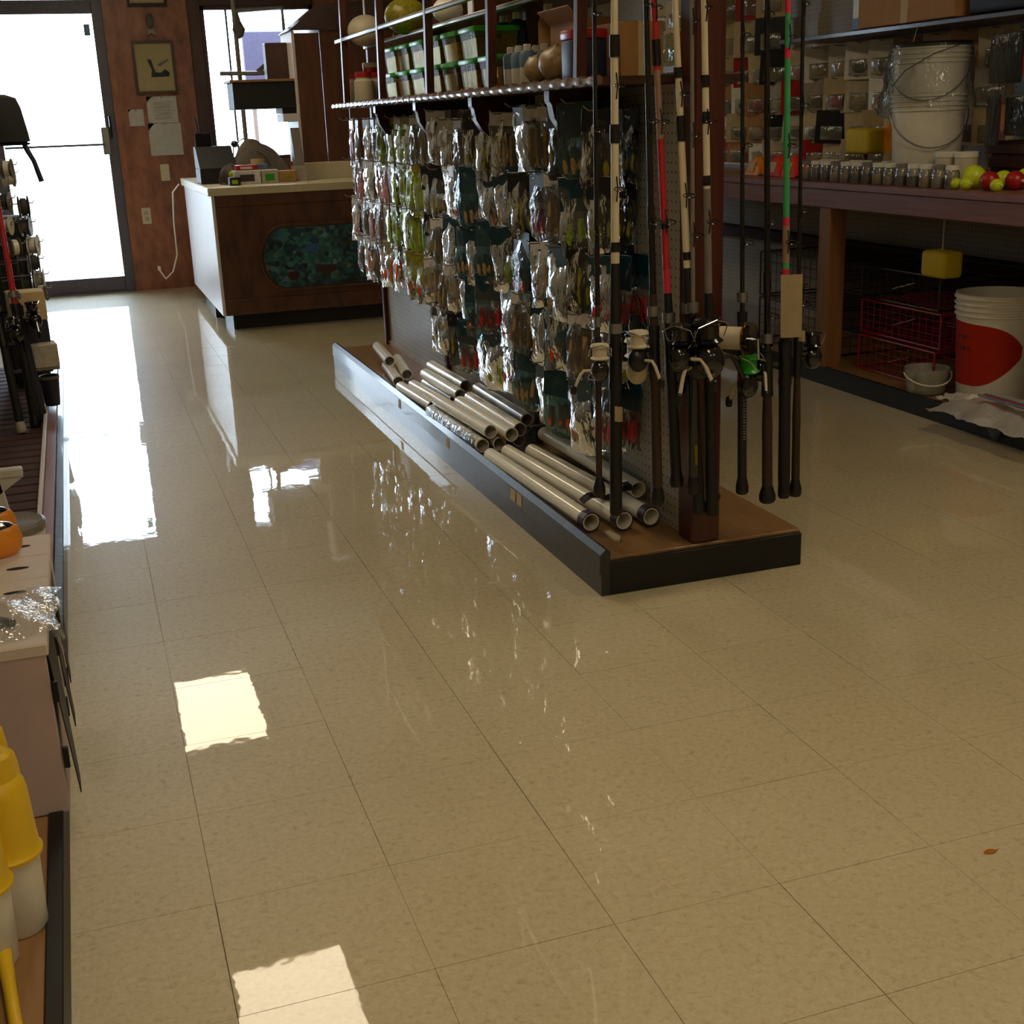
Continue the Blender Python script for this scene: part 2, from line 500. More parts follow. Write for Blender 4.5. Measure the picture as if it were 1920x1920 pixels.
def tile_mesh():
    mb = MB(); h = T / 2 - 0.0005; c = 0.0
    for z0, a, z1, b in ((-0.003, h, 0.0, h),):
        lo = [(-a, -a, z0), (a, -a, z0), (a, a, z0), (-a, a, z0)]; hi = [(-b, -b, z1), (b, -b, z1), (b, b, z1), (-b, b, z1)]
        lv = [mb.bm.verts.new(p) for p in lo]; hv = [mb.bm.verts.new(p) for p in hi]
        mb.loft([lv, hv], False, z1 == 0.0)
    return mb.mesh('tile', smooth=False)


def cam_px(p):
    cy, sy = math.cos(CAM_YAW), math.sin(CAM_YAW)
    fwd = Vector((sy * math.cos(CAM_PITCH), cy * math.cos(CAM_PITCH), -math.sin(CAM_PITCH)))
    right = Vector((cy, -sy, 0)); up = right.cross(fwd)
    d = Vector(p) - Vector((0, 0, CAM_H)); z = d.dot(fwd)
    return (960 + CAM_F * d.dot(right) / z, 960 - CAM_F * d.dot(up) / z, z)


tiles = []
for i in range(-4, 14):
    for j in range(-16, 32):
        x, y = TX0 + (i + 0.5) * T, TY0 + (j + 0.5) * T
        if x < XL - 0.05 or x > XR + 0.05 or y > YB + 0.1 or y < YF: continue
        u, v, z = cam_px((x, y, 0))
        vis = z > 0.4 and -120 < u < 2040 and 100 < v < 2060 and -0.28 < x < 3.4
        if 1.4 < x < 1.7 and 3.2 < y < 6.5: vis = False
        if x > 1.05 and y > 8.5: vis = False
        tiles.append((0 if vis else 1, z if z > 0 else 99, x, y))
tiles.sort()
tm = tile_mesh(); tm.materials.append(MATS['vinyl_tile'])
rest = bmesh.new()
for k, (hid, z, x, y) in enumerate(tiles):
    rx, ry = RNG.uniform(-1, 1) * 0.0009, RNG.uniform(-1, 1) * 0.0009
    dx = RNG.uniform(-0.0003, 0.0003)
    mtx = Matrix.Translation((x + dx, y, 0)) @ Euler((rx, ry, 0)).to_matrix().to_4x4()
    if k < 298 and not hid:
        o = bpy.data.objects.new('tile', tm); COL.objects.link(o); o.parent = floor; o.matrix_local = mtx
    else:
        n0 = len(rest.verts); rest.from_mesh(tm)
        rest.verts.ensure_lookup_table()
        for v in rest.verts[n0:]: v.co = mtx @ v.co
me = bpy.data.meshes.new('tiles_far'); rest.to_mesh(me); rest.free(); me.materials.append(MATS['vinyl_tile'])
o = link('tiles_far', me, None, floor); o['kind'] = 'stuff'

struct('ceiling', MB().box(XL, YF, ZC, XR, YB, ZC + 0.1), 'ceiling_white', 'off-white flat shop ceiling above the aisles', 'ceiling')
struct('wall_left', MB().box(XL - 0.12, YF, 0, XL, YB, ZC), 'wall_cream', 'cream side wall behind the left display rack', 'wall')
struct('wall_right', MB().box(XR, YF, 0, XR + 0.12, YB, ZC), 'wall_cream', 'cream side wall behind the long bench', 'wall')
struct('wall_front', MB().box(XL - 0.12, YF - 0.12, 0, XR + 0.12, YF, ZC), 'wall_cream', 'cream wall behind the viewer', 'wall')
# back wall with door and window openings, wood panelling
DX0, DX1, DZ = -0.56, 0.43, 2.25
WX0, WX1, WZ0, WZ1 = 1.15, 2.05, 1.0, 2.19
wb = MB()
for a in ((XL - 0.12, 0, DX0, ZC), (DX0, DZ, DX1, ZC), (DX1, 0, WX0, ZC), (WX0, 0, WX1, WZ0), (WX0, WZ1, WX1, ZC), (WX1, 0, XR + 0.12, ZC)):
    wb.box(a[0], YB, a[1], a[2], YB + 0.14, a[3])
struct('wall_back', wb, 'wood_panel', 'reddish brown wood panelled wall with glass door and window', 'wall')
struct('ground_outside', MB().box(-12, YB + 0.14, -0.12, 14, YB + 25, -0.02), 'outside_paving', 'sunlit pale paving outside the glass door', 'ground')
struct('trim_1', MB().box(0.405, YB - 0.018, 0, 0.455, YB, DZ + 0.04).box(DX0 - 0.03, YB - 0.018, DZ, 0.405, YB, DZ + 0.04), 'wood_panel', 'brown wood casing strip around the glass door', 'trim')

# ------------------------------------------------------------------ door
d = sroot('door_1', 'dark bronze metal glass entrance door, daylight outside', 'door', (-0.065, YB + 0.05, 0))
y0, y1 = YB + 0.02, YB + 0.065
wp(d, 'stile', MB().box(0.325, y0, 0.0, 0.425, y1, 2.245, 0.004), 'bronze_metal')
wp(d, 'stile', MB().box(-0.555, y0, 0.0, -0.455, y1, 2.245, 0.004), 'bronze_metal')
wp(d, 'rail', MB().box(-0.455, y0, 0.010, 0.325, y1, 0.125, 0.003), 'bronze_metal')
wp(d, 'threshold', MB().box(DX0, YB - 0.012, -0.003, DX1, YB + 0.14, 0.011, 0.003), 'bronze_metal')
wp(d, 'rail', MB().box(-0.455, y0, 2.145, 0.325, y1, 2.245, 0.004), 'bronze_metal')
wp(d, 'glass', MB().box(-0.455, YB + 0.04, 0.125, 0.325, YB + 0.046, 2.145), 'window_glass')
wp(d, 'push_bar', MB().tube([(-0.44, YB - 0.03, 1.17), (-0.44, YB - 0.05, 1.17), (-0.42, YB - 0.055, 1.17), (0.28, YB - 0.055, 1.17), (0.30, YB - 0.05, 1.17), (0.30, YB + 0.03, 1.17)], 0.009, 8), 'bronze_metal')
wp(d, 'lock_box', MB().box(0.285, YB - 0.03, 1.09, 0.345, YB + 0.025, 1.30, 0.006), 'steel')
wp(d, 'pull_handle', MB().tube([(0.36, YB + 0.02, 1.22), (0.36, YB - 0.04, 1.22), (0.36, YB - 0.04, 1.38), (0.36, YB + 0.02, 1.38)], 0.009, 8), 'gloss_black')
wp(d, 'sticker', MB().box(0.255, YB + 0.034, 1.985, 0.30, YB + 0.039, 2.07), 'blue_label')
# ------------------------------------------------------------------ window
wn = sroot('window_1', 'bright window behind the counter with brown frame', 'window', (1.6, YB + 0.05, WZ0))
wp(wn, 'window_frame', MB().box(WX0, YB + 0.0, WZ0, WX0 + 0.03, YB + 0.1, WZ1).box(WX1 - 0.03, YB, WZ0, WX1, YB + 0.1, WZ1).box(WX0, YB, WZ1 - 0.03, WX1, YB + 0.1, WZ1).box(WX0, YB, WZ0, WX1, YB + 0.1, WZ0 + 0.03), 'wood_dark')
wp(wn, 'mullion', MB().box(1.345, YB + 0.01, WZ0, 1.36, YB + 0.06, WZ1), 'bronze_metal')
wp(wn, 'glass', MB().box(WX0 + 0.03, YB + 0.045, WZ0 + 0.03, WX1 - 0.03, YB + 0.05, WZ1 - 0.03), 'window_glass')
wp(wn, 'casing', MB().box(WX0 - 0.10, YB - 0.025, WZ0 - 0.03, WX0, YB, WZ1 + 0.08, 0.004).box(WX0, YB - 0.025, WZ1, WX1, YB, WZ1 + 0.08, 0.004), 'wood_dark')

# ------------------------------------------------------------------ ceiling lamps
LAMPS = [(0.52, 8.45, 'farthest'), (0.52, 4.85, 'middle'), (0.52, 1.1, 'nearest'), (2.75, 2.3, 'unseen right-hand'), (2.75, -1.9, 'unseen rear right'), (0.52, -1.9, 'unseen rear left')]  # last four unseen, added to brighten the floor, placed clear of its visible reflections
for x, y, nm in LAMPS:
    t = thing('ceiling_light', f'{nm} warm fluorescent ceiling troffer above the waxed floor', 'light', (x, y, ZC), 'ceiling lights')
    wp(t, 'housing', MB().box(x - 0.31, y - 0.62, ZC - 0.05, x - 0.275, y + 0.62, ZC).box(x + 0.275, y - 0.62, ZC - 0.05, x + 0.31, y + 0.62, ZC).box(x - 0.275, y - 0.62, ZC - 0.05, x + 0.275, y - 0.585, ZC).box(x - 0.275, y + 0.585, ZC - 0.05, x + 0.275, y + 0.62, ZC), 'white_metal')
    wp(t, 'diffuser', MB().box(x - 0.275, y - 0.585, ZC - 0.04, x + 0.275, y + 0.585, ZC - 0.03), 'lamp_diffuser')

# ------------------------------------------------------------------ island display
IX0, IX1, IY0, IY1, IZ = 1.243, 1.853, 2.99, 6.70, 0.105
PX0, PX1 = 1.514, 1.600       # post / board centre strip
isl = thing('display_island', 'long wooden pegboard display island with black plinth and top shelf', 'display', ((IX0 + IX1) / 2, (IY0 + IY1) / 2, 0))
wp(isl, 'plinth', MB().box(IX0 + 0.012, IY0, 0, IX1, IY1, IZ - 0.012, 0.002), 'kick_black')
wp(isl, 'deck', MB().box(IX0 + 0.012, IY0 - 0.003, IZ - 0.012, IX1 + 0.003, IY1, IZ, 0.002), 'plywood')
wp(isl, 'end_board', MB().box(IX0 + 0.013, IY0 - 0.016, 0, IX1, IY0 - 0.001, IZ - 0.008, 0.002), 'kick_black')
lip = wp(isl, 'side_lip', MB().prism([(IX0 - 0.012, 0.0), (IX0 + 0.012, 0.0), (IX0 + 0.016, IZ + 0.022), (IX0 + 0.002, IZ + 0.028), (IX0 - 0.014, IZ + 0.014), (IX0 - 0.016, 0.066), (IX0 - 0.012, 0.062)], 'y', IY0 - 0.014, IY1 + 0.02), 'lip_grey')
for (y, w_) in ((3.62, 0.03), (3.68, 0.03), (5.2, 0.025), (4.45, 0.022)):
    wp(isl, 'price_sticker', MB().quadbox([(IX0 - 0.0165, y, 0.075), (IX0 - 0.0165, y + w_ * 1.6, 0.075), (IX0 - 0.0172, y + w_ * 1.6, 0.075), (IX0 - 0.0172, y, 0.075),
                                           (IX0 - 0.0145, y, 0.112), (IX0 - 0.0145, y + w_ * 1.6, 0.112), (IX0 - 0.0152, y + w_ * 1.6, 0.112), (IX0 - 0.0152, y, 0.112)]), 'tag_cream', up=lip)
post = wp(isl, 'post', MB().box(PX0, 2.995, IZ, PX1, 3.082, 2.6, 0.004), 'wood_redbrown')
wp(isl, 'bolt', MB().cyl((1.585, 2.996, 0.235), (1.585, 2.988, 0.235), 0.013), 'rubber_black', up=post)
UPR = [4.27, 5.49, 6.69]
for y in UPR:
    wp(isl, 'upright', MB().box(1.518, y - 0.02, IZ, 1.596, y + 0.02, 1.95, 0.003), 'wood_redbrown')
ys = [3.082, 4.25, 4.29, 5.47, 5.51, 6.67]
boards = []
for k in range(3):
    boards.append(wp(isl, 'pegboard', MB().box(1.540, ys[2 * k], IZ, 1.574, ys[2 * k + 1], 1.36), 'pegboard_white'))
wp(isl, 'base_rail', MB().box(1.532, 3.082, IZ, 1.54, 6.67, IZ + 0.02), 'pegboard_white')
# horizontal slat strips on the pegboard (bare strips between rows)
SHZ = 1.352
SHX0 = 1.262
wp(isl, 'shelf_board', MB().box(SHX0 + 0.012, 3.085, SHZ - 0.022, 1.70, 6.33, SHZ, 0.002), 'wood_dark')
# beaded front moulding
mo = MB(); n = 110
mo.tube([(SHX0, 3.02 + (6.36 - 3.02) * i / n, SHZ - 0.010) for i in range(n + 1)], [0.0125 + 0.0035 * math.sin(i * 2.2) for i in range(n + 1)], 10)
wp(isl, 'shelf_moulding', mo, 'varnished_edge')
for y in (3.55, 4.30, 5.05, 5.75):
    pts = [(1.54, SHZ - 0.022), (SHX0 + 0.06, SHZ - 0.022), (SHX0 + 0.06, SHZ - 0.05)]
    for q in range(7):
        a = q / 6 * PI / 2
        pts.append((1.54 - 0.21 * math.cos(a) * 1.0 + 0.0, SHZ - 0.06 - 0.14 * math.sin(a)))
    pts.append((1.54, SHZ - 0.20))
    wp(isl, 'corbel', MB().prism(pts, 'y', y - 0.02, y + 0.02), 'wood_dark')
for y in (3.16, 3.89, 4.61, 5.35, 6.07):
    b_ = MB(); b_.quadbox([(1.255, y - 0.012, SHZ), (1.283, y - 0.012, SHZ), (1.283, y + 0.012, SHZ), (1.255, y + 0.012, SHZ), (1.255, y - 0.062, 1.95), (1.283, y - 0.062, 1.95), (1.283, y - 0.038, 1.95), (1.255, y - 0.038, 1.95)])
    wp(isl, 'spindle', b_, 'wood_redbrown')
wp(isl, 'gallery_rail', MB().box(1.256, 3.05, 1.618, 1.276, 6.2, 1.636, 0.004, 2), 'blank_grey')
wp(isl, 'gallery_rail', MB().box(1.40, 3.05, 1.598, 1.42, 6.2, 1.614, 0.004, 2), 'blank_grey')
wp(isl, 'upper_shelf', MB().box(1.42, 3.085, 1.598, 1.70, 6.33, 1.615, 0.002), 'wood_dark')
rk = MB().box(1.16, 2.865, 1.80, 1.86, 2.995, 1.825, 0.003)
wp(isl, 'rod_rack_bar', rk, 'wood_redbrown')

# ------------------------------------------------------------------ bait bags on the island
def bag_pouch(seed, w_, h, th, crumple):
    rg = random.Random(seed); mb = MB(); nu, nv = 6, 8
    ph = [rg.uniform(0, 6.28) for _ in range(6)]

    def f(u, v, s):
        y = (u - 0.5) * w_; z = -0.012 - v * h
        e = (math.sin(PI * u) ** 0.6) * (math.sin(PI * min(max((v - 0.1) / 0.9, 0), 1)) ** 0.7)
        x = s * th * 0.5 * e
        x += crumple * (math.sin(u * 9 + ph[0] + v * 7) + math.sin(v * 13 + ph[1] - u * 5) + rg.uniform(-1, 1) * 0.9)
        y += crumple * 1.1 * math.sin(v * 8 + ph[2]); z += crumple * 1.4 * math.sin(u * 6 + ph[3])
        return (x, y, z)
    gf = [[mb.bm.verts.new(f(i / nu, j / nv, -1)) for j in range(nv + 1)] for i in range(nu + 1)]
    gb = [[mb.bm.verts.new(f(i / nu, j / nv, 1)) for j in range(nv + 1)] for i in range(nu + 1)]
    for i in range(nu):
        for j in range(nv):
            mb.bm.faces.new((gf[i][j], gf[i + 1][j], gf[i + 1][j + 1], gf[i][j + 1]))
            mb.bm.faces.new((gb[i][j + 1], gb[i + 1][j + 1], gb[i + 1][j], gb[i][j]))
    for i in range(nu):
        mb.bm.faces.new((gf[i][0], gb[i][0], gb[i + 1][0], gf[i + 1][0])); mb.bm.faces.new((gf[i + 1][nv], gb[i + 1][nv], gb[i][nv], gf[i][nv]))
    for j in range(nv):
        mb.bm.faces.new((gf[0][j + 1], gb[0][j + 1], gb[0][j], gf[0][j])); mb.bm.faces.new((gf[nu][j], gb[nu][j], gb[nu][j + 1], gf[nu][j + 1]))
    return mb.mesh('pouch', ang=50)


def bag_card(w_, hh):
    return MB().box(-0.0025, -w_ / 2, -hh, 0.0025, w_ / 2, 0.012, 0.001).mesh('header_card')


def bag_bait(seed, w_, h, hh, n, th):
    rg = random.Random(seed); mb = MB()
    for i in range(n):
        y = (i + 0.5) / n * w_ * 0.8 - w_ * 0.4; r = min(w_ * 0.8 / n * 0.5, th * 0.46)
        z0, z1 = -h * 0.93, -hh - h * rg.uniform(0.08, 0.2)
        x = rg.uniform(-1, 1) * 0.002
        mb.tube([(x, y, z0), (x + rg.uniform(-.003, .003), y + rg.uniform(-.004, .004), z0 * 0.7 + z1 * 0.3), (x, y, z1)], [r * 0.5, r, r * 0.7], 6)
    return mb.mesh('soft_baits')


def ms(me, m):
    c = me.copy(); c.materials.append(MATS[m]); return c


KIND = {
    'clear pink': dict(w=.085, h=.205, th=.018, n=4, hh=.035, film='pink_film', card='white_card', bait='pink_bait'),
    'clear tan': dict(w=.085, h=.205, th=.018, n=4, hh=.035, film='clear_film', card='white_card', bait='tan_bait'),
    'lime green': dict(w=.10, h=.19, th=.024, n=4, hh=.02, film='lime_film', card='olive_bait', bait='lime_bait'),
    'orange-bottomed lime': dict(w=.10, h=.19, th=.024, n=4, hh=.05, film='lime_film', card='olive_bait', bait='orange_bait'),
    'black-topped olive': dict(w=.12, h=.17, th=.02, n=5, hh=.085, film='clear_film', card='black_card', bait='olive_bait'),
    'shiny silver': dict(w=.12, h=.18, th=.026, n=3, hh=.03, film='clear_film', card='white_card', bait='tan_bait'),
    'smoky dark': dict(w=.11, h=.19, th=.022, n=3, hh=.05, film='smoke_film', card='black_card', bait='olive_bait'),
    'teal-topped orange': dict(w=.145, h=.20, th=.03, n=3, hh=.085, film='teal_film', card='teal_card', bait='orange_bait'),
    'teal-topped tan': dict(w=.145, h=.20, th=.03, n=4, hh=.085, film='teal_film', card='teal_card', bait='tan_bait'),
    'teal-topped lime': dict(w=.145, h=.20, th=.03, n=3, hh=.085, film='clear_film', card='teal_card', bait='lime_bait'),
    'teal-topped red': dict(w=.145, h=.19, th=.03, n=3, hh=.085, film='clear_film', card='teal_card', bait='red_bait'),
    'clear green': dict(w=.09, h=.19, th=.022, n=3, hh=.03, film='clear_film', card='white_card', bait='green_bait'),
}
PROTO = {}
for k_, (nm, q) in enumerate(KIND.items()):
    PROTO[nm] = [(ms(bag_pouch(100 + 10 * k_ + s, q['w'], q['h'], q['th'], 0.0028), q['film']), ms(bag_card(q['w'] * 0.98, q['hh']), q['card']),
                  ms(bag_bait(200 + 10 * k_ + s, q['w'], q['h'], q['hh'], q['n'], q['th']), q['bait'])) for s in range(3)]


def bag(kind, loc, label, group, rot=(0, 0, 0)):
    p, c, b_ = RNG.choice(PROTO[kind])
    o = link('bait_bag', p, None, None, loc, rot); tag(o, label, 'bait bag', group)
    link('header_card', c, None, o); link('soft_baits', b_, None, o)
    return o


ROWZ = [1.275, 1.085, 0.90, 0.715, 0.535]
NC = 21
hook_me = MB().tube([(0.0, 0, 0), (-0.20, 0, 0.002), (-0.215, 0, 0.014)], 0.0022, 5).mesh('peg_hook'); hook_me.materials.append(MATS['steel'])


def pick(col, row):
    if col < 4: return ['clear pink', 'clear tan', 'clear pink', 'shiny silver'][(col + row) % 4]
    if col < 9 and row < 4: return ['lime green', 'lime green', 'lime green', 'orange-bottomed lime'][row] if (row, col) not in ((1, 4), (0, 8), (2, 8)) else ['clear pink', 'shiny silver', 'clear green'][(1, 0, 2).index(row)]
    if col < 9: return ['clear green', 'clear tan', 'black-topped olive'][col % 3]
    if col < 11: return [['shiny silver', 'smoky dark', 'shiny silver', 'shiny silver'], ['black-topped olive', 'shiny silver', 'black-topped olive', 'black-topped olive'],
                         ['shiny silver', 'black-topped olive', 'black-topped olive', 'shiny silver'], ['lime green', 'shiny silver', 'shiny silver', 'clear tan'],
                         ['clear tan', 'black-topped olive', 'smoky dark', 'shiny silver']][row][col - 7]
    if col < 14: return [['shiny silver', 'shiny silver', 'smoky dark'], ['shiny silver', 'teal-topped orange', 'teal-topped tan'], ['teal-topped lime', 'teal-topped tan', 'teal-topped tan'],
                         ['shiny silver', 'shiny silver', 'teal-topped orange'], ['smoky dark', 'teal-topped red', 'teal-topped lime']][row][col - 11]
    return [['smoky dark', 'shiny silver', 'smoky dark', 'shiny silver', 'smoky dark', 'teal-topped tan', 'smoky dark'],
            ['teal-topped orange', 'teal-topped tan', 'smoky dark', 'teal-topped red', 'shiny silver', 'teal-topped lime', 'smoky dark'],
            ['teal-topped tan', 'teal-topped lime', 'teal-topped orange', 'shiny silver', 'teal-topped tan', 'smoky dark', 'teal-topped red'],
            ['teal-topped red', 'teal-topped orange', 'shiny silver', 'teal-topped tan', 'teal-topped orange', 'shiny silver', 'smoky dark'],
            ['teal-topped lime', 'teal-topped red', 'teal-topped tan', 'teal-topped lime', 'teal-topped orange', 'teal-topped tan', 'teal-topped red']][row][col - 14]


nb = 0
for c_ in range(NC):
    y = 6.56 - c_ * (6.56 - 3.28) / (NC - 1)
    for r_ in range(5):
        if r_ == 4 and c_ < 9: continue
        z = ROWZ[r_] + (0.0 if c_ < 10 else RNG.uniform(-0.02, 0.02)) - (0.02 if r_ == 4 and c_ > 15 else 0)
        if abs(y - 4.27) < 0.03 or abs(y - 5.49) < 0.03: y += 0.045
        bi = 0 if y < 4.27 else (1 if y < 5.49 else 2)
        h = link('peg_hook', hook_me, None, boards[bi]); h.location = Vector((1.54, y, z)) - isl.location
        k_ = pick(c_, r_)
        m_ = 3 if (c_ + r_) % 3 else 2
        names = ['front', 'middle', 'rear'] if m_ == 3 else ['front', 'rear']
        x0 = 1.385 if c_ < 10 else 1.372
        for q, nm in enumerate(names):
            x = x0 + q * (0.046 if m_ == 3 else 0.07) + RNG.uniform(-.006, .006)
            bag(k_, (x, y + RNG.uniform(-.006, .006), z - 0.006),
                f'{nm} {k_} bait bag, {ORD[r_ + 1]} row down, {ORD[c_ + 1]} hook from far end', 'bait bags on the pegboard island',
                (RNG.uniform(-.07, .07), RNG.uniform(-.06, .06), RNG.uniform(-.1, .25) if c_ < 7 else RNG.uniform(0.0, 0.65)))
            nb += 1
print('bags', nb)
# goods on the far face, seen beside the post
t = thing('lure_pack', 'black and green hanging lure pack seen just right of the brown post', 'lure pack', (1.66, 3.3, 0.62))
wp(t, 'card', MB().prism([(1.615, 0.62), (1.70, 0.62), (1.705, 0.50), (1.69, 0.34), (1.66, 0.42), (1.62, 0.36)], 'y', 3.295, 3.30), 'black_card')
wp(t, 'header', MB().prism([(1.612, 0.63), (1.68, 0.66), (1.70, 0.60), (1.65, 0.55), (1.614, 0.54)], 'y', 3.288, 3.293), 'green_lid')
t = thing('hook_pack', 'orange printed card pack low beside the brown post', 'hook pack', (1.66, 3.25, IZ + 0.13))
wp(t, 'card', MB().box(1.615, 3.24, IZ + 0.10, 1.70, 3.25, IZ + 0.22, 0.001), 'brown_carton')
for k_ in range(4):
    wp(t, 'printed_bar', MB().box(1.655 - 0.01 * (k_ % 2), 3.2385, IZ + 0.12 + k_ * 0.022, 1.697, 3.2398, IZ + 0.129 + k_ * 0.022), 'ink_dark')

# ------------------------------------------------------------------ white PVC rod holders
PIPES = [
    ('P1', (1.294, 3.199, .140), (1.268, 4.06, .137), 'longest white pipe along the dark lip, purple-capped end nearest the post'),
    ('P2', (1.386, 3.172, .140), (1.338, 4.08, .137), 'middle of the three near white pipes with purple collars'),
    ('P3', (1.473, 3.175, .140), (1.418, 4.05, .137), 'near white purple-collared pipe closest to the pegboard'),
    ('P4', (1.497, 3.32, .180), (1.485, 4.10, .180), 'long white pipe resting on top against the pegboard'),
    ('a', (1.283, 4.20, .137), (1.266, 4.83, .137), 'plastic-wrapped white pipe lying along the lip in the middle pile'),
    ('b', (1.312, 4.187, .188), (1.286, 4.80, .188), 'upper white pipe of the middle pile nearest the dark lip'),
    ('c', (1.365, 4.11, .188), (1.352, 4.71, .188), 'upper white pipe second from the lip in the middle pile'),
    ('d', (1.417, 4.168, .188), (1.412, 4.77, .188), 'upper white pipe third from the lip in the middle pile'),
    ('e', (1.478, 4.26, .198), (1.482, 4.88, .198), 'highest white pipe of the middle pile beside the pegboard'),
    ('f', (1.347, 4.197, .137), (1.345, 4.79, .137), 'lower white pipe in the middle pile, dark open mouth'),
    ('g', (1.43, 4.22, .137), (1.43, 4.80, .137), 'lower white pipe of the middle pile near the pegboard foot'),
    ('h', (1.292, 4.901, .137), (1.272, 5.36, .137), 'white pipe along the lip just behind the middle pile'),
    ('i', (1.393, 4.84, .188), (1.382, 5.34, .188), 'raised white pipe behind the middle pile, mouth toward viewer'),
    ('j', (1.452, 4.955, .198), (1.443, 5.46, .198), 'raised white pipe behind the middle pile beside the pegboard'),
    ('k', (1.498, 5.10, .16), (1.495, 5.44, .16), 'short white pipe wedged against the pegboard foot'),
    ('l1', (1.352, 4.98, .137), (1.330, 5.37, .137), 'lower white pipe second from lip behind the middle pile'),
    ('l2', (1.410, 4.98, .137), (1.392, 5.38, .137), 'lower white pipe third from lip behind the middle pile'),
    ('m', (1.312, 5.726, .188), (1.352, 6.15, .188), 'farthest white pipe on top of the far trio'),
    ('n', (1.350, 5.558, .150), (1.405, 5.97, .150), 'white pipe of the far trio nearest the pegboard'),
    ('o', (1.290, 5.481, .137), (1.336, 5.90, .137), 'nearest white pipe of the far trio by the lip'),
]
for nm, a, b_, lab in PIPES:
    A, B = Vector(a), Vector(b_); ax = (B - A).normalized()
    t = thing('pipe_holder', lab, 'pipe', A, 'white pipe rod holders on the island base')
    mb = MB(); n = 20; ro, ri = 0.0255, 0.0215
    mb.loft([mb.ring(A, ax, ro, n), mb.ring(B, ax, ro, n), mb.ring(B, ax, ri, n), mb.ring(A, ax, ri, n)], closed=True)
    wp(t, 'pipe', mb, 'pvc_white')
    if nm in ('P1', 'P2', 'P3'):
        mb = MB(); A2 = A + ax * 0.035
        mb.loft([mb.ring(A - ax * 0.001, ax, 0.029, n), mb.ring(A2, ax, 0.029, n), mb.ring(A2, ax, 0.0256, n), mb.ring(A - ax * 0.001, ax, 0.0256, n)], closed=True)
        wp(t, 'collar', mb, 'purple_cap')
    else:
        mb = MB(); A2 = A + ax * (0.2 if nm in 'bce' else 0.12); A3 = A2 + ax * 0.0015
        mb.loft([mb.ring(A2, ax, ro + 0.0004, n), mb.ring(A3, ax, ro + 0.0004, n)], False, False)
        wp(t, 'scribe_line', mb, 'blank_grey')
t = thing('mounting_strap', 'dark purple mounting strap lying over the near white pipes', 'strap', (1.38, 3.33, 0.17))
wp(t, 'strap', MB().sheet(lambda u, v: (1.30 + 0.19 * u, 3.27 + 0.035 * v + 0.05 * u, 0.172 + 0.012 * math.sin(u * 9) + 0.008 * v + 0.01 * u), 14, 2, 0.004), 'purple_cap')
wp(t, 'buckle', MB().box(1.44, 3.30, 0.185, 1.47, 3.335, 0.205, 0.003), 'rubber_black')
t = thing('bracket', 'small cream plastic bracket lying on the deck between the purple-collared pipes', 'bracket', (1.335, 3.17, IZ))
wp(t, 'tongue', MB().prism([(1.322, 3.10), (1.338, 3.092), (1.352, 3.12), (1.344, 3.18), (1.326, 3.18)], 'z', IZ + 0.001, IZ + 0.009), 'plastic_cream')
t = thing('plastic_sleeve', 'clear crinkled plastic sleeve around the pipe along the lip', 'plastic wrap', (1.283, 4.5, 0.137))
mb = MB(); rg = random.Random(5); rings = []
for i in range(13):
    yy = 4.22 + 0.6 * i / 12; cx = 1.283 - 0.017 * (yy - 4.2) / 0.63; ring = []
    for k_ in range(14):
        a = 2 * PI * k_ / 14; r_ = 0.0275 + rg.uniform(0, 0.004)
        ring.append(mb.bm.verts.new((cx + r_ * math.cos(a), yy, 0.137 + r_ * math.sin(a))))
    rings.append(ring)
mb.loft(rings, False, False); wp(t, 'sleeve', mb, 'clear_film')
t = thing('bent_bracket', 'black bent bracket arm resting across the pipes below the pegboard upright', 'bracket', (1.50, 4.1, 0.21))
wp(t, 'arm', MB().tube([(1.44, 4.13, 0.175), (1.45, 4.12, 0.205), (1.53, 4.09, 0.218)], 0.006, 6), 'rubber_black')

# ------------------------------------------------------------------ island shelf goods (above eye level)
def tub(x, y, z, kind, lab, h=0.085, wx=0.075, wy=0.085):
    t = thing('bait_tub', lab, 'bait tub', (x, y, z), 'green-lidded bait tubs on the island shelf')
    lp(t, 'tub_body', MB().quadbox([(-wx * .88, -wy * .88, 0), (wx * .88, -wy * .88, 0), (wx * .88, wy * .88, 0), (-wx * .88, wy * .88, 0), (-wx, -wy, h), (wx, -wy, h), (wx, wy, h), (-wx, wy, h)]), 'tub_plastic')
    lp(t, 'bait_fill', MB().quadbox([(-wx * .84, -wy * .84, 0.003), (wx * .84, -wy * .84, 0.003), (wx * .84, wy * .84, 0.003), (-wx * .84, wy * .84, 0.003), (-wx * .9, -wy * .9, h * .72), (wx * .9, -wy * .9, h * .68), (wx * .9, wy * .9, h * .74), (-wx * .9, wy * .9, h * .7)]), kind)
    lp(t, 'lid', MB().box(-wx * 1.06, -wy * 1.06, h - 0.004, wx * 1.06, wy * 1.06, h + 0.013, 0.004, 2), 'green_lid')


for q, y in enumerate((5.34, 5.13, 4.90, 4.68, 4.46, 4.24)):
    for s in range(2):
        wd = ['farthest', 'second farthest', 'third farthest', 'third nearest', 'second nearest', 'nearest'][q]
        tub(1.375 + 0.004 * s, y, SHZ + 0.001 + s * 0.099, 'amber_bait' if (q + s) % 2 else 'amber_dark', f'{["lower", "upper"][s]} green-lidded amber bait tub, {wd} stack on the island shelf')
tub(1.375, 4.02, SHZ + 0.001, 'amber_bait', 'single green-lidded amber bait tub by the blue-labelled bottles')


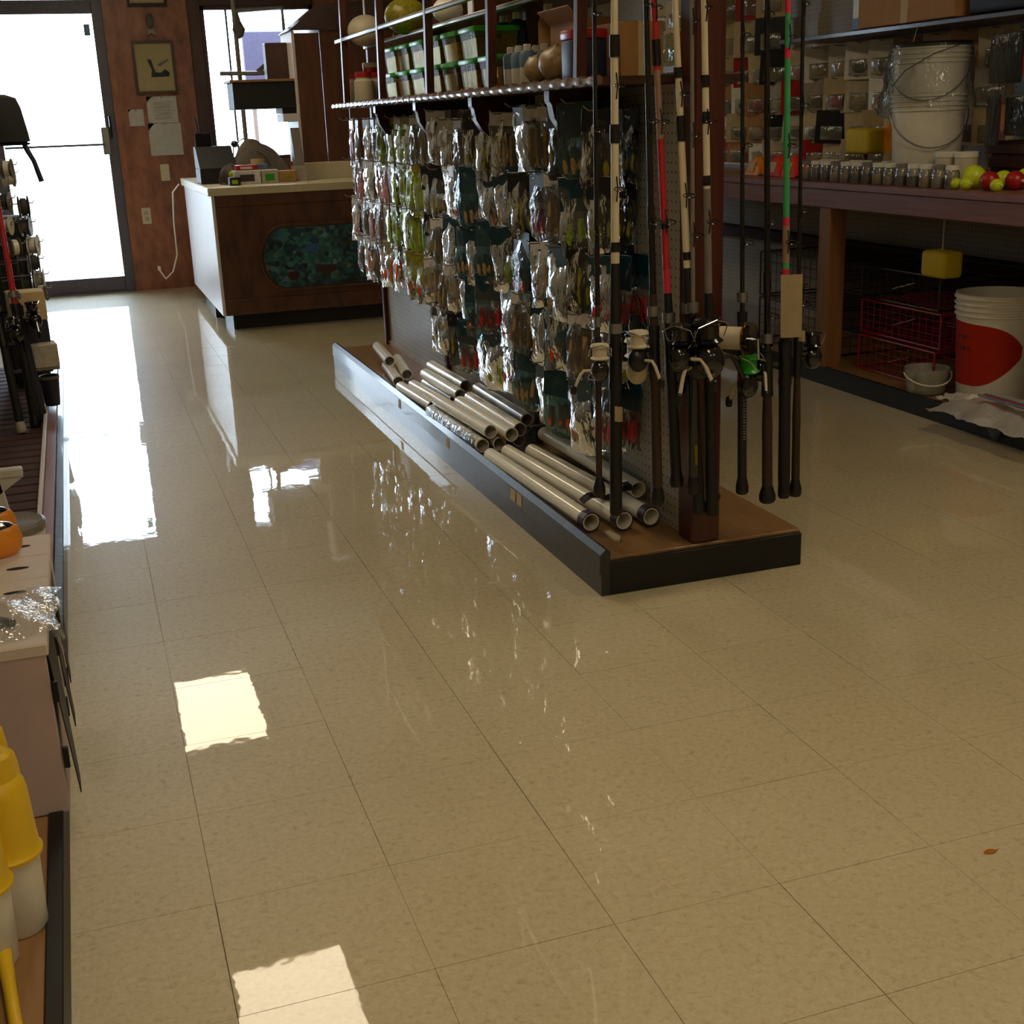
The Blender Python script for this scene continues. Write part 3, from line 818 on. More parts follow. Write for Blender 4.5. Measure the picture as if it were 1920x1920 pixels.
def jar(x, y, z, r, h, body, lid, name, lab, cat, grp=None, lid_h=0.02):
    t = thing(name, lab, cat, (x, y, z), grp)
    lp(t, 'jar_body', MB().lathe([(r * 0.94, 0), (r, 0.006), (r, h * 0.82), (r * 0.8, h * 0.9), (r * 0.8, h)], n=18), body)
    lp(t, 'lid', MB().lathe([(r * 0.86, h - 0.002), (r * 0.86, h + lid_h - 0.003), (r * 0.8, h + lid_h)], n=18), lid)
    return t


for q, (x, y, z, bm_, lm_, lab) in enumerate([
    (1.33, 6.16, SHZ, 'plastic_cream', 'red_plastic', 'cream jar with red lid at the far end of the island shelf'),
    (1.40, 6.05, SHZ, 'plastic_cream', 'red_plastic', 'cream red-lidded jar behind the far-end jar on the shelf'),
    (1.33, 5.96, SHZ, 'plastic_cream', 'red_plastic', 'cream red-lidded jar second from the far spindle'),
    (1.42, 6.20, SHZ + 0.0, 'red_plastic', 'plastic_cream', 'tall red jar at the back of the far shelf end')]):
    jar(x, y, z, 0.045, 0.11 if q < 3 else 0.16, bm_, lm_, 'bait_jar', lab, 'jar', 'jars at the far shelf end')
for q in range(6):
    x, y = 1.325 + 0.055 * (q % 2), 3.86 - 0.075 * (q // 2)
    t = thing('attractant_bottle', f'{["front", "rear"][q % 2]} white bottle with blue cap label, {["left", "middle", "right"][q // 2]} of the shelf group', 'bottle', (x, y, SHZ), 'blue-labelled bottles on the island shelf')
    lp(t, 'bottle_body', MB().lathe([(0.022, 0), (0.024, 0.004), (0.024, 0.055), (0.024, 0.06)], n=14), 'plastic_white')
    lp(t, 'blue_label', MB().lathe([(0.0246, 0.05), (0.0246, 0.085), (0.018, 0.095)], n=14), 'blue_label')
    lp(t, 'cap', MB().lathe([(0.012, 0.093), (0.012, 0.112), (0.01, 0.114)], n=12), 'plastic_white')
t = thing('squat_box', 'small red printed box low between green tub and bottles', 'box', (1.33, 3.98, SHZ))
lp(t, 'box_body', MB().box(-0.03, -0.03, 0, 0.03, 0.03, 0.03, 0.002), 'red_plastic')
lp(t, 'box_flap', MB().box(-0.03, -0.03, 0.0305, 0.03, 0.028, 0.033), 'orange_plastic')
t = thing('carton', 'tan open carton at the back of the near island shelf', 'carton', (1.47, 3.62, SHZ))
lp(t, 'carton_body', MB().box(-0.06, -0.12, 0, 0.05, 0.12, 0.17, 0.002), 'brown_carton')
lp(t, 'carton_flap', MB().quadbox([(-0.062, -0.12, 0.165), (-0.058, -0.12, 0.165), (-0.058, 0.12, 0.165), (-0.062, 0.12, 0.165), (-0.10, -0.12, 0.20), (-0.097, -0.12, 0.203), (-0.097, 0.12, 0.203), (-0.10, 0.12, 0.20)]), 'brown_carton')
for q, (x0, x1, y0, y1, h_, lab) in enumerate([(1.385, 1.505, 3.16, 3.40, 0.135, 'tan carton at the near shelf end behind the white rod')]):
    t = thing('carton', lab, 'carton', ((x0 + x1) / 2, (y0 + y1) / 2, SHZ)); wp(t, 'carton_body', MB().box(x0, y0, SHZ, x1, y1, SHZ + h_, 0.002), 'brown_carton'); wp(t, 'tape', MB().box((x0 + x1) / 2 - 0.012, y0 - 0.0006, SHZ + 0.001, (x0 + x1) / 2 + 0.012, y0 + 0.0006, SHZ + h_), 'tag_cream')
for q, (y, z, r, lab) in enumerate([(3.52, SHZ, 0.055, 'larger natural sponge ball on the near end of the island shelf'), (3.68, SHZ, 0.045, 'smaller natural sponge ball beside the bottles on the island shelf')]):
    t = thing('sponge', lab, 'sponge', (1.35, y, z))
    rg = random.Random(40 + q); mb = MB(); mb.ball((0, 0, r * 0.9), (r, r * 1.15, r * 0.9), 14, 9)
    for v in mb.bm.verts: v.co *= 1 + rg.uniform(-0.05, 0.07)
    mb.bm.verts.ensure_lookup_table(); lp(t, 'sponge_body', mb, 'tan_bait'); lp(t, 'string', MB().tube([(0, 0, r * 1.75), (0.01, 0, r * 2.0), (0, 0.01, r * 2.1)], 0.002, 5), 'plastic_cream')
t = thing('lure_box', 'white plastic tackle cube with red top near the shelf end', 'tackle box', (1.34, 3.30, SHZ))
lp(t, 'box_body', MB().box(-0.05, -0.045, 0, 0.05, 0.045, 0.10, 0.006, 2), 'navy'); lp(t, 'lid', MB().box(-0.052, -0.047, 0.10, 0.052, 0.047, 0.125, 0.005, 2), 'red_plastic')
for q, (y, c) in enumerate([(4.42, 'blue_plastic'), (4.28, 'blue_plastic'), (3.98, 'brown_carton')]):
    t = thing('spray_bottle', f'{["blue tall bottle at the back of the shelf behind the tubs", "second blue tall bottle behind the green tubs", "tan tall bottle behind the single green tub"][q]}', 'bottle', (1.495, y, SHZ))
    lp(t, 'bottle_body', MB().lathe([(0.03, 0), (0.033, 0.005), (0.033, 0.19), (0.02, 0.22), (0.012, 0.225)], n=16), c); lp(t, 'cap', MB().lathe([(0.014, 0.225), (0.014, 0.26), (0.01, 0.262)], n=12), 'plastic_white')
for q, (x, y, z, r, c, lab) in enumerate([
    (1.36, 5.98, 1.66, 0.085, 'plastic_cream', 'cream float ball hanging above the far spindle'), (1.40, 5.40, 1.675, 0.09, 'olive_bait', 'yellowish round float above the second spindle'),
    (1.36, 4.10, 1.70, 0.075, 'plastic_cream', 'cream round float hanging near the fourth spindle'), (1.45, 4.95, 1.66, 0.06, 'plastic_white', 'white float under the upper gallery rail')]):
    t = thing('hanging_float', lab, 'float', (x, y, z))
    lp(t, 'float_body', MB().ball((0, 0, 0), (r, r * 0.9, r * 0.8), 18, 12), c)
    lp(t, 'cord', MB().cyl((0, 0, r * 0.75), (0, 0, 2.05 - z if q != 9 else 0.3), 0.003, n=6), 'plastic_cream')
wp(isl, 'top_beam', MB().box(1.30, 3.05, 2.04, 1.50, 6.35, 2.07, 0.003), 'wood_redbrown')
for q, (y, w_, c) in enumerate([(5.22, 0.05, 'plastic_white'), (4.98, 0.055, 'white_card'), (4.80, 0.05, 'green_bait'), (4.62, 0.06, 'plastic_white'), (4.50, 0.05, 'white_card')]):
    t = thing('lure_card', f'{["white narrow lure card", "pale silver lure card", "mint green lure card", "wide white lure card", "short pale lure card"][q]} hanging over the green tubs', 'lure card', (1.44, y, 1.95))
    lp(t, 'card', MB().box(-0.003, -w_ / 2, -0.34 + 0.05 * (q % 3), 0.003, w_ / 2, -0.10, 0.001), c); lp(t, 'cord', MB().cyl((0, 0, -0.1), (0, 0, 0.1), 0.0015, n=5), 'plastic_cream')

# ------------------------------------------------------------------ fishing rods
def spin_reel(t, z, ang, cbody, cspool, s=1.0, knob='plastic_cream', crank=1):
    """spinning reel at height z on the rod axis, hanging towards direction ang"""
    d = Vector((math.cos(ang), math.sin(ang), 0)); sd = Vector((-d.y, d.x, 0)) * crank; up = Vector((0, 0, 1)); c0 = Vector((0, 0, z))
    foot = MB().tube([c0 + d * 0.012 + up * 0.03 * s, c0 + d * 0.012 - up * 0.03 * s], 0.005, 6); foot.tube([c0 + d * 0.01, c0 + d * 0.035 * s, c0 + d * 0.055 * s - up * 0.01 * s], 0.006 * s, 8)
    reel = lp(t, 'reel', foot.ball(c0 + d * 0.062 * s - up * 0.018 * s, (0.026 * s, 0.022 * s, 0.032 * s), 14, 10), cbody)
    sc = c0 + d * 0.058 * s
    lp(reel, 'spool', MB().lathe([(0.022 * s, 0.012 * s), (0.027 * s, 0.016 * s), (0.020 * s, 0.022 * s), (0.020 * s, 0.044 * s), (0.027 * s, 0.048 * s), (0.024 * s, 0.055 * s), (0.008 * s, 0.058 * s)], sc, 18), cspool)
    bail = [sc + up * (0.02 * s) + sd * (0.032 * s), sc + up * (0.045 * s) + sd * (0.03 * s) + d * 0.018 * s, sc + up * (0.056 * s) + d * 0.03 * s, sc + up * (0.045 * s) - sd * (0.03 * s) + d * 0.018 * s, sc + up * (0.02 * s) - sd * (0.032 * s)]
    lp(reel, 'bail_wire', MB().tube(bail, 0.0014, 5), 'chrome')
    h0 = sc - up * 0.018 * s
    lp(reel, 'crank', MB().tube([h0 + sd * 0.02 * s, h0 + sd * 0.045 * s, h0 + sd * 0.055 * s - up * 0.012 * s, h0 + sd * 0.075 * s - up * 0.055 * s], 0.0042 * s, 6), knob)
    lp(reel, 'knob', MB().lathe([(0.006 * s, 0), (0.009 * s, 0.006 * s), (0.008 * s, 0.022 * s), (0.004 * s, 0.026 * s)], h0 + sd * 0.075 * s - up * 0.066 * s, 10), 'rubber_black')
    return reel


def round_reel(t, z, ang, crim, s=1.0):
    d = Vector((math.cos(ang), math.sin(ang), 0)); sd = Vector((-d.y, d.x, 0)); c0 = Vector((0, 0, z)) + d * 0.05 * s
    def dr(r, h0, h1, n=24):
        mb = MB(); mb.loft([mb.ring(c0 + sd * h0, sd, r, n), mb.ring(c0 + sd * h1, sd, r, n)]); return mb
    reel = lp(t, 'reel', dr(0.036 * s, -0.045 * s, -0.033 * s).cyl(c0 + sd * 0.033 * s, c0 + sd * 0.045 * s, 0.036 * s, n=24).tube([Vector((0, 0, z)) + d * 0.012, c0 - d * 0.03 * s], 0.007, 6), 'gloss_black')
    lp(reel, 'spool', dr(0.026 * s, -0.033 * s, 0.033 * s), 'plastic_cream')
    for h in (-0.033, 0.030):
        lp(reel, 'rim', dr(0.0375 * s, h * s, (h + 0.004) * s), crim)
    lp(reel, 'crank', MB().tube([c0 + sd * 0.045 * s, c0 + sd * 0.058 * s, c0 + sd * 0.06 * s - Vector((0, 0, 0.045 * s)), c0 + sd * 0.078 * s - Vector((0, 0, 0.045 * s))], 0.004 * s, 6), 'chrome')
    return reel


def rod(X, Y, zb, topX, lab, blank, rb, grip, gtop, rg_, cap='rubber_black', cap_r=None, reel=None, bands=(), tag_=None, length=2.05, tipY=None, seat=None, guides=True, segs=None, z_top=1.52, grp='fishing rods in the island end rack', capless=False):
    lean = math.atan2(topX - X, z_top - zb); leanY = 0 if tipY is None else math.atan2(tipY - Y, z_top - zb)
    t = thing('fishing_rod', lab, 'fishing rod', (X, Y, zb), grp, (-leanY, lean, 0))
    lp(t, 'grip', MB().lathe([(rg_ * 0.92, 0.03), (rg_, 0.06), (rg_ * 0.95, gtop * 0.5), (rg_, gtop * 0.62), (rg_ * 0.7, gtop)], n=14), grip)
    cr = cap_r or rg_ * 1.15
    lp(t, 'butt_cap', MB().lathe([(cr * 0.8, 0), (cr, 0.006), (cr, 0.022), (rg_ * 0.95, 0.05)], n=14), cap)
    zs = gtop * 0.72 if seat is None else seat
    lp(t, 'reel_seat', MB().lathe([(rg_ * 1.08, zs - 0.06), (rg_ * 1.12, zs - 0.055), (rg_ * 1.02, zs - 0.03), (rg_ * 1.02, zs + 0.03), (rg_ * 1.12, zs + 0.055), (rg_ * 1.08, zs + 0.06)], n=14), 'grip_plastic')
    lp(t, 'hook_keeper', MB().lathe([(rg_ * 1.12, zs + 0.085), (rg_ * 1.12, zs + 0.11)], n=12), 'steel')
    segs = segs or [(gtop, length, blank)]
    for (a, b_, m_) in segs:
        f = lambda z: max(rb * (1 - 0.5 * (z - gtop) / (length - gtop)), 0.0015)
        lp(t, 'blank', MB().lathe([(f(a), a), (f(b_), b_)], n=12), m_)
    for (zc, hh) in bands:
        lp(t, 'thread_wrap', MB().lathe([(rb * 1.12, zc - hh), (rb * 1.16, zc), (rb * 1.12, zc + hh)], n=12), 'gloss_black')
    if guides:
        for k_, zg in enumerate((gtop + 0.18, gtop + 0.42, gtop + 0.68, gtop + 0.92)):
            if zg > length - 0.1: break
            r_ = 0.016 - 0.003 * k_; cxy = Vector((0, -(rb + 0.006 + r_), zg))
            g = MB().tube([cxy + Vector((r_ * math.cos(a), r_ * math.sin(a), 0.004 * math.sin(a))) for a in [2 * PI * q / 12 for q in range(12)]], 0.0015, 5, closed=True)
            g.tube([(0, -rb * 0.9, zg + 0.03), (0, -rb - 0.006, zg), (0, -rb * 0.9, zg - 0.03)], 0.0018, 5)
            lp(t, 'guide_ring', g, 'gloss_black')
    if tag_:
        w_, h_, zt_, ang, m_, off = tag_
        d = Vector((math.cos(ang), math.sin(ang), 0)); sd = Vector((-d.y, d.x, 0))
        def fn(u, v): return d * (off + 0.004 * math.sin(u * 3)) + sd * ((u - 0.5) * w_) + Vector((0, 0, zt_ - v * h_ - 0.004 * u))
        lp(t, 'paper_tag', MB().sheet(fn, 6, 6, 0.0008), m_)
    if reel:
        if reel[0] == 'spin': spin_reel(t, zs, reel[1], reel[2], reel[3], reel[4], *reel[5:])
        else: round_reel(t, zs, reel[1], reel[2], reel[3])
    return t


W_ = -PI / 2
rod(1.210, 2.930, 0.305, 1.217, 'leftmost rod in the rack, slim dark blank and brown grip', 'blank_black', 0.0065, 'cork_dark', 0.50, 0.0085, cap_r=0.0165, reel=('spin', W_ - 0.3, 'gloss_black', 'plastic_cream', 0.9, 'plastic_cream', -1), seat=0.36, bands=[(0.62, 0.02)])
rod(1.257, 2.930, 0.245, 1.268, 'thick white-blanked rod with long black foam butt, second from left', 'blank_white', 0.011, 'foam_black', 0.66, 0.0165, cap='foam_black', cap_r=0.0165, reel=('spin', 0.25, 'plastic_cream', 'plastic_white', 1.15, 'plastic_cream', 1), seat=0.40, bands=[(0.97, 0.022), (1.17, 0.025), (0.70, 0.012)], tag_=(0.022, 0.04, 0.30, W_, 'tag_cream', 0.019))
rod(1.374, 2.920, 0.262, 1.345, 'plain black rod with brown cork butt left of the red rod', 'blank_black', 0.009, 'cork_dark', 0.56, 0.014, cap_r=0.018, reel=('spin', PI + 0.4, 'grip_plastic', 'plastic_cream', 1.0, 'plastic_cream', 1), seat=0.42, bands=[(0.75, 0.03)])
rod(1.437, 2.935, 0.300, 1.372, 'bright red-blanked rod left of the brown post', 'blank_red', 0.0095, 'foam_black', 0.52, 0.015, cap_r=0.019, reel=('spin', W_ + 0.6, 'grip_plastic', 'gloss_black', 1.3, 'plastic_cream', -1), seat=0.36, segs=[(0.52, 0.58, 'blank_pink'), (0.58, 0.68, 'blank_red'), (0.68, 0.90, 'blank_red'), (0.90, 1.06, 'blank_tan'), (1.06, 2.05, 'blank_red')], bands=[(0.69, 0.008), (1.1, 0.03)])
rod(1.470, 2.900, 0.285, 1.455, 'short black rod with yellow printed strip on its butt', 'blank_grey', 0.006, 'gloss_black', 0.50, 0.014, reel=('spin', W_ - 0.9, 'gloss_black', 'gloss_black', 1.2, 'plastic_cream', 1), seat=0.40, tag_=(0.009, 0.055, 0.14, W_, 'olive_bait', 0.0155))
rod(1.493, 2.915, 0.223, 1.418, 'cream-blanked rod leaning left beside the brown post', 'blank_white', 0.010, 'foam_black', 0.66, 0.017, cap='foam_black', cap_r=0.019, reel=('spin', W_ + 0.1, 'gloss_black', 'gloss_black', 1.45, 'grip_plastic', 1), seat=0.46, bands=[(1.0, 0.03), (1.13, 0.012), (0.69, 0.01)])
rod(1.528, 2.905, 0.215, 1.490, 'cream rod with three black wraps directly against the post', 'blank_white', 0.010, 'foam_black', 0.60, 0.016, cap='foam_black', cap_r=0.019, reel=('spin', PI - 0.5, 'grip_plastic', 'gloss_black', 1.35, 'grip_plastic', -1), seat=0.43, segs=[(0.60, 0.86, 'blank_grey'), (0.86, 2.05, 'blank_white')], bands=[(0.88, 0.012), (1.03, 0.014), (1.115, 0.014)])
r7 = rod(1.633, 2.930, 0.255, 1.607, 'rod right of the post with pale vertical lettering and gold-rimmed reel', 'blank_black', 0.006, 'grip_plastic', 0.50, 0.0125, cap_r=0.0175, reel=('round', W_ - 0.9, 'gold_metal', 1.15), seat=0.44, bands=[(0.31, 0.006)])
for k_ in range(8):      # worn pale vertical lettering
    lp(r7, 'letter', MB().box(-0.0045, -0.0138, 0.155 + k_ * 0.0155, 0.0025 + 0.002 * (k_ % 2), -0.0128, 0.158 + k_ * 0.0155).box(-0.0045, -0.0138, 0.162 + k_ * 0.0155, 0.004, -0.0128, 0.1645 + k_ * 0.0155), 'blank_grey')
lp(r7, 'red_band', MB().lathe([(0.0132, 0.292), (0.0132, 0.33)], n=14), 'blank_red')
rod(1.709, 2.925, 0.222, 1.672, 'rod with flared brown butt grip right of the gold-rimmed reel', 'blank_black', 0.009, 'cork_dark', 0.34, 0.0145, cap_r=0.0225, reel=('spin', PI + 0.2, 'gloss_black', 'green_lid', 1.1, 'plastic_cream', -1), seat=0.36, bands=[(0.6, 0.03)])
rod(1.761, 2.925, 0.228, 1.730, 'green and pink blanked rod carrying a large cream paper tag', 'blank_green', 0.0095, 'foam_black', 0.52, 0.0165, cap_r=0.0165, reel=('spin', PI - 0.4, 'gloss_black', 'gloss_black', 1.0, 'plastic_cream', 1), seat=0.38,
    segs=[(0.52, 0.63, 'blank_pink'), (0.63, 0.645, 'blank_green'), (0.645, 0.74, 'blank_tan'), (0.74, 0.762, 'blank_pink'), (0.762, 1.15, 'blank_green'), (1.15, 1.175, 'blank_pink'), (1.175, 1.255, 'blank_green'), (1.255, 1.30, 'blank_pink'), (1.30, 2.05, 'blank_green')], tag_=(0.064, 0.165, 0.62, W_, 'tag_cream', 0.03))
rod(1.803, 2.935, 0.225, 1.779, 'rightmost rod in the rack, thin black blank and brown butt', 'blank_black', 0.0062, 'cork_dark', 0.36, 0.0115, cap_r=0.0175, reel=('spin', 0.3, 'gloss_black', 'gloss_black', 1.0, 'grip_plastic', 1), seat=0.40, tag_=(0.02, 0.03, 0.47, W_, 'tag_cream', 0.02))

# ------------------------------------------------------------------ counter with reef panel
CX0, CY0, CY1, CZ = 0.825, 8.30, 10.25, 0.905
ct = thing('sales_counter', 'dark wood sales counter with painted reef panel near the door', 'counter', (1.7, 9.0, 0))
wp(ct, 'front_panel', MB().box(CX0 + 0.02, CY0, 0.1, 2.7, CY0 + 0.03, CZ - 0.05, 0.002), 'wood_counter')
wp(ct, 'end_panel', MB().box(CX0, CY0 - 0.002, 0.1, CX0 + 0.02, CY1, CZ - 0.05, 0.002), 'laminate_white')
wp(ct, 'toe_kick', MB().box(CX0 + 0.07, CY0 + 0.075, 0, 2.7, CY0 + 0.10, 0.1).box(CX0 + 0.07, CY0 + 0.10, 0, CX0 + 0.09, CY1, 0.1), 'kick_black')
wp(ct, 'bottom_rail', MB().box(CX0 + 0.02, CY0 - 0.012, 0.1, 2.7, CY0 + 0.001, 0.20, 0.003), 'wood_counter')
wp(ct, 'top_rail', MB().box(CX0 + 0.02, CY0 - 0.012, CZ - 0.12, 2.7, CY0 + 0.001, CZ - 0.05, 0.003), 'wood_counter')
wp(ct, 'countertop', MB().box(CX0 - 0.02, CY0 - 0.03, CZ - 0.05, 2.7, CY0 + 0.75, CZ, 0.004).box(CX0 - 0.02, CY0 + 0.75, CZ - 0.05, CX0 + 0.45, CY1, CZ), 'laminate_cream')
wp(ct, 'back_panel', MB().box(CX0 + 0.02, CY0 + 0.70, 0.0, 2.7, CY0 + 0.72, CZ - 0.05), 'wood_counter')


def stadium(cx, cz, hw, hh, n=14):
    p = []
    for i in range(n + 1):
        a = -PI / 2 + PI * i / n; p.append((cx + hw - hh * 0.75 + hh * 0.75 * math.cos(a), cz + hh * math.sin(a)))
    for i in range(n + 1):
        a = PI / 2 + PI * i / n; p.append((cx - hw + hh * 0.75 + hh * 0.75 * math.cos(a), cz + hh * math.sin(a)))
    return p


mr = wp(ct, 'reef_panel', MB().prism(stadium(1.60, 0.445, 0.48, 0.19), 'y', CY0 - 0.010, CY0 - 0.001), 'reef_mural_paint', 'blue green painted underwater reef scene')
fr = MB(); fr.tube([(u, CY0 - 0.010, z) for u, z in stadium(1.60, 0.445, 0.50, 0.205)], 0.013, 6, closed=True); wp(ct, 'panel_moulding', fr, 'wood_counter')
for (x, z, rx, rz, m_) in ((1.30, 0.33, 0.04, 0.03, 'slat_wood'), (1.52, 0.36, 0.07, 0.03, 'cork_dark'), (1.44, 0.50, 0.05, 0.03, 'blue_plastic'), (1.28, 0.50, 0.035, 0.04, 'teal_card')):
    wp(ct, 'painted_coral', MB().prism([(x + rx * math.cos(a), z + rz * math.sin(a) * (1 + 0.2 * math.sin(3 * a))) for a in [2 * PI * q / 12 for q in range(12)]], 'y', CY0 - 0.0112, CY0 - 0.0095), m_, up=mr)
cb = thing('wall_cabinet', 'tall knotty brown wood cabinet standing on the counter', 'cabinet', (2.1, 9.0, CZ))
wp(cb, 'riser', MB().box(1.50, 8.86, CZ, 2.7, 9.04, 1.015, 0.004), 'laminate_cream')
wp(cb, 'side_panel', MB().box(1.515, 8.90, 1.015, 1.535, 9.35, 1.86, 0.002), 'laminate_white')
for k_, (a, b_) in enumerate(((1.535, 1.70), (1.703, 1.87), (1.873, 2.04), (2.043, 2.21), (2.213, 2.45), (2.453, 2.7))):
    wp(cb, 'plank', MB().box(a, 8.895, 1.015, b_, 8.92, 1.845 + 0.015 * (k_ % 2), 0.002), 'wood_cabinet')
wp(cb, 'top_board', MB().prism([(1.50, 1.862), (2.7, 1.862), (2.7, 2.10), (1.72, 2.02)], 'y', 8.88, 9.35), 'wood_dark')
sh = thing('monitor_shelf', 'wooden shelf with dark box fixed beside the cabinet over the counter', 'shelf', (1.3, 9.1, 1.36))
wp(sh, 'shelf_board', MB().box(1.085, 8.90, 1.545, 1.515, 9.25, 1.562, 0.002), 'plywood')
wp(sh, 'dark_box', MB().box(1.10, 8.91, 1.375, 1.515, 9.22, 1.545, 0.004), 'black_paint')
wp(sh, 'side_block', MB().box(1.42, 8.93, 1.34, 1.515, 9.22, 1.375), 'black_paint')
wp(sh, 'white_bar', MB().box(1.42, 8.92, 1.285, 1.515, 9.2, 1.338, 0.003), 'laminate_white')
wp(sh, 'upper_block', MB().box(1.365, 9.1, 1.562, 1.515, 9.22, 1.80, 0.004), 'wood_dark')
# clutter on the counter
t = thing('cash_register', 'black cash register at the left end of the counter', 'register', (0.93, 9.05, CZ))
lp(t, 'drawer', MB().box(-0.10, -0.17, 0, 0.14, 0.15, 0.10, 0.006), 'foam_black')
lp(t, 'keyboard_wedge', MB().prism([(-0.17, 0.10), (0.15, 0.10), (0.15, 0.24), (0.02, 0.24)], 'x', -0.10, 0.14), 'foam_black')
lp(t, 'display', MB().box(-0.09, 0.06, 0.24, 0.02, 0.10, 0.33, 0.005), 'gloss_black'); lp(t, 'display_pole', MB().cyl((-0.06, 0.08, 0.33), (-0.075, 0.08, 0.43), 0.008, n=8), 'black_paint')
t = thing('ball_cap', 'olive green cap beside the register on the counter', 'cap', (1.02, 8.75, CZ)); lp(t, 'crown', MB().lathe([(0.085, 0), (0.09, 0.03), (0.075, 0.085), (0.04, 0.12), (0.0, 0.13)], n=18), 'cork_dark')
lp(t, 'badge', MB().ball((0.0, -0.082, 0.06), (0.03, 0.012, 0.03), 10, 8), 'lime_bait'); lp(t, 'brim', MB().prism([(-0.08, -0.03), (0.08, -0.03), (0.06, -0.13), (0, -0.155), (-0.06, -0.13)], 'z', 0.005, 0.012), 'cork_dark')
t = thing('slouch_hat', 'large brown crumpled bag slumped on the counter before the window', 'bag', (1.27, 9.0, CZ)); mb = MB()
mb.sheet(lambda u, v: (-0.21 + 0.42 * u, -0.10 + 0.22 * v, max(0.002, (0.34 - 0.16 * u) * math.sin(PI * min(1, u * 1.05 + 0.02)) ** 0.5 * math.sin(PI * v) ** 0.5 + 0.012 * math.sin(u * 13 + v * 9))), 16, 10); lp(t, 'bag_body', mb, 'hat_brown'); lp(t, 'drawstring', MB().tube([(-0.05, -0.10, 0.20), (0.0, -0.115, 0.16), (0.03, -0.12, 0.10)], 0.004, 6), 'cork_dark')
for nm, lab, x, y, z, s, c, c2 in [('red_pouch', 'flat red pouch on top of the counter boxes', 1.10, 8.62, 0.995, (0.07, 0.05, 0.03), 'red_plastic', 'plastic_white'),
                                   ('box', 'white and purple carton under the red pouch', 1.10, 8.62, CZ, (0.085, 0.06, 0.088), 'white_card', 'purple_cap'),
                                   ('box', 'grey green carton in the middle of the counter clutter', 1.245, 8.62, CZ, (0.055, 0.06, 0.085), 'paper_grey', 'green_lid'),
                                   ('box', 'pale blue tissue box behind the counter clutter', 1.20, 8.78, CZ, (0.06, 0.05, 0.12), 'blue_label', 'plastic_white'),
                                   ('box', 'tan carton at the right of the counter clutter', 1.36, 8.62, CZ, (0.06, 0.05, 0.075), 'brown_carton', 'olive_bait'),
                                   ('box', 'black printed carton left of the white carton', 1.005, 8.52, CZ, (0.035, 0.05, 0.05), 'black_card', 'lime_bait')]:
    t = thing(nm, lab, 'box' if nm == 'box' else 'pouch', (x, y, z)); lp(t, 'body', MB().box(-s[0], -s[1], 0, s[0], s[1], s[2] * 0.999, 0.004), c); lp(t, 'label_panel', MB().box(-s[0] * 0.6, -s[1] - 0.001, s[2] * 0.2, s[0] * 0.5, -s[1] + 0.001, s[2] * 0.7), c2)
t = thing('tape_roll', 'cream tape roll on top of the pale blue box', 'tape roll', (1.20, 8.78, CZ + 0.121)); mb = MB(); mb.loft([mb.ring((0, 0, 0), (0, 0, 1), 0.045, 20), mb.ring((0, 0, 0.03), (0, 0, 1), 0.045, 20), mb.ring((0, 0, 0.03), (0, 0, 1), 0.028, 20), mb.ring((0, 0, 0), (0, 0, 1), 0.028, 20)], closed=True); lp(t, 'roll', mb, 'paper_cream'); mb = MB(); mb.loft([mb.ring((0, 0, 0.001), (0, 0, 1), 0.028, 20), mb.ring((0, 0, 0.029), (0, 0, 1), 0.028, 20), mb.ring((0, 0, 0.029), (0, 0, 1), 0.025, 20), mb.ring((0, 0, 0.001), (0, 0, 1), 0.025, 20)], closed=True); lp(t, 'core', mb, 'brown_carton')
t = thing('paper_sheet', 'white paper sheet lying at the counter front edge', 'paper', (1.33, 8.40, CZ)); lp(t, 'sheet', MB().sheet(lambda u, v: (-0.08 + 0.16 * u, -0.05 + 0.09 * v, 0.002 + 0.004 * math.sin(u * 4) ** 2), 6, 3, 0.001), 'paper_white')
t = thing('brochure_rack', 'grey acrylic brochure rack leaning at the cabinet side', 'rack', (1.45, 8.75, CZ)); lp(t, 'back', MB().prism([(-0.10, 0.0), (0.06, 0.0), (0.06, 0.34), (0.045, 0.34)], 'x', -0.01, 0.05), 'blank_grey'); lp(t, 'front_lip', MB().box(-0.05, -0.11, 0.0, 0.05, -0.10, 0.10), 'paper_grey')
t = thing('desk_lamp', 'small dark goose-neck lamp silhouetted in the window', 'lamp', (1.12, 9.35, 0.905)); lp(t, 'base', MB().lathe([(0.05, 0), (0.05, 0.012), (0.01, 0.018)], n=16), 'gloss_black'); lp(t, 'neck', MB().tube([(0, 0, 0.015), (-0.01, 0, 0.12), (0.0, 0, 0.23), (0.05, 0, 0.27), (0.09, 0, 0.285)], 0.005, 6), 'blank_grey'); lp(t, 'head', MB().ball((0.01, 0, 0.245), (0.028, 0.028, 0.024), 12, 8), 'gloss_black')
wp(ct, 'rear_ledge', MB().box(0.845, CY0 + 0.72, CZ - 0.05, 1.5, 9.6, CZ - 0.0005), 'laminate_cream')

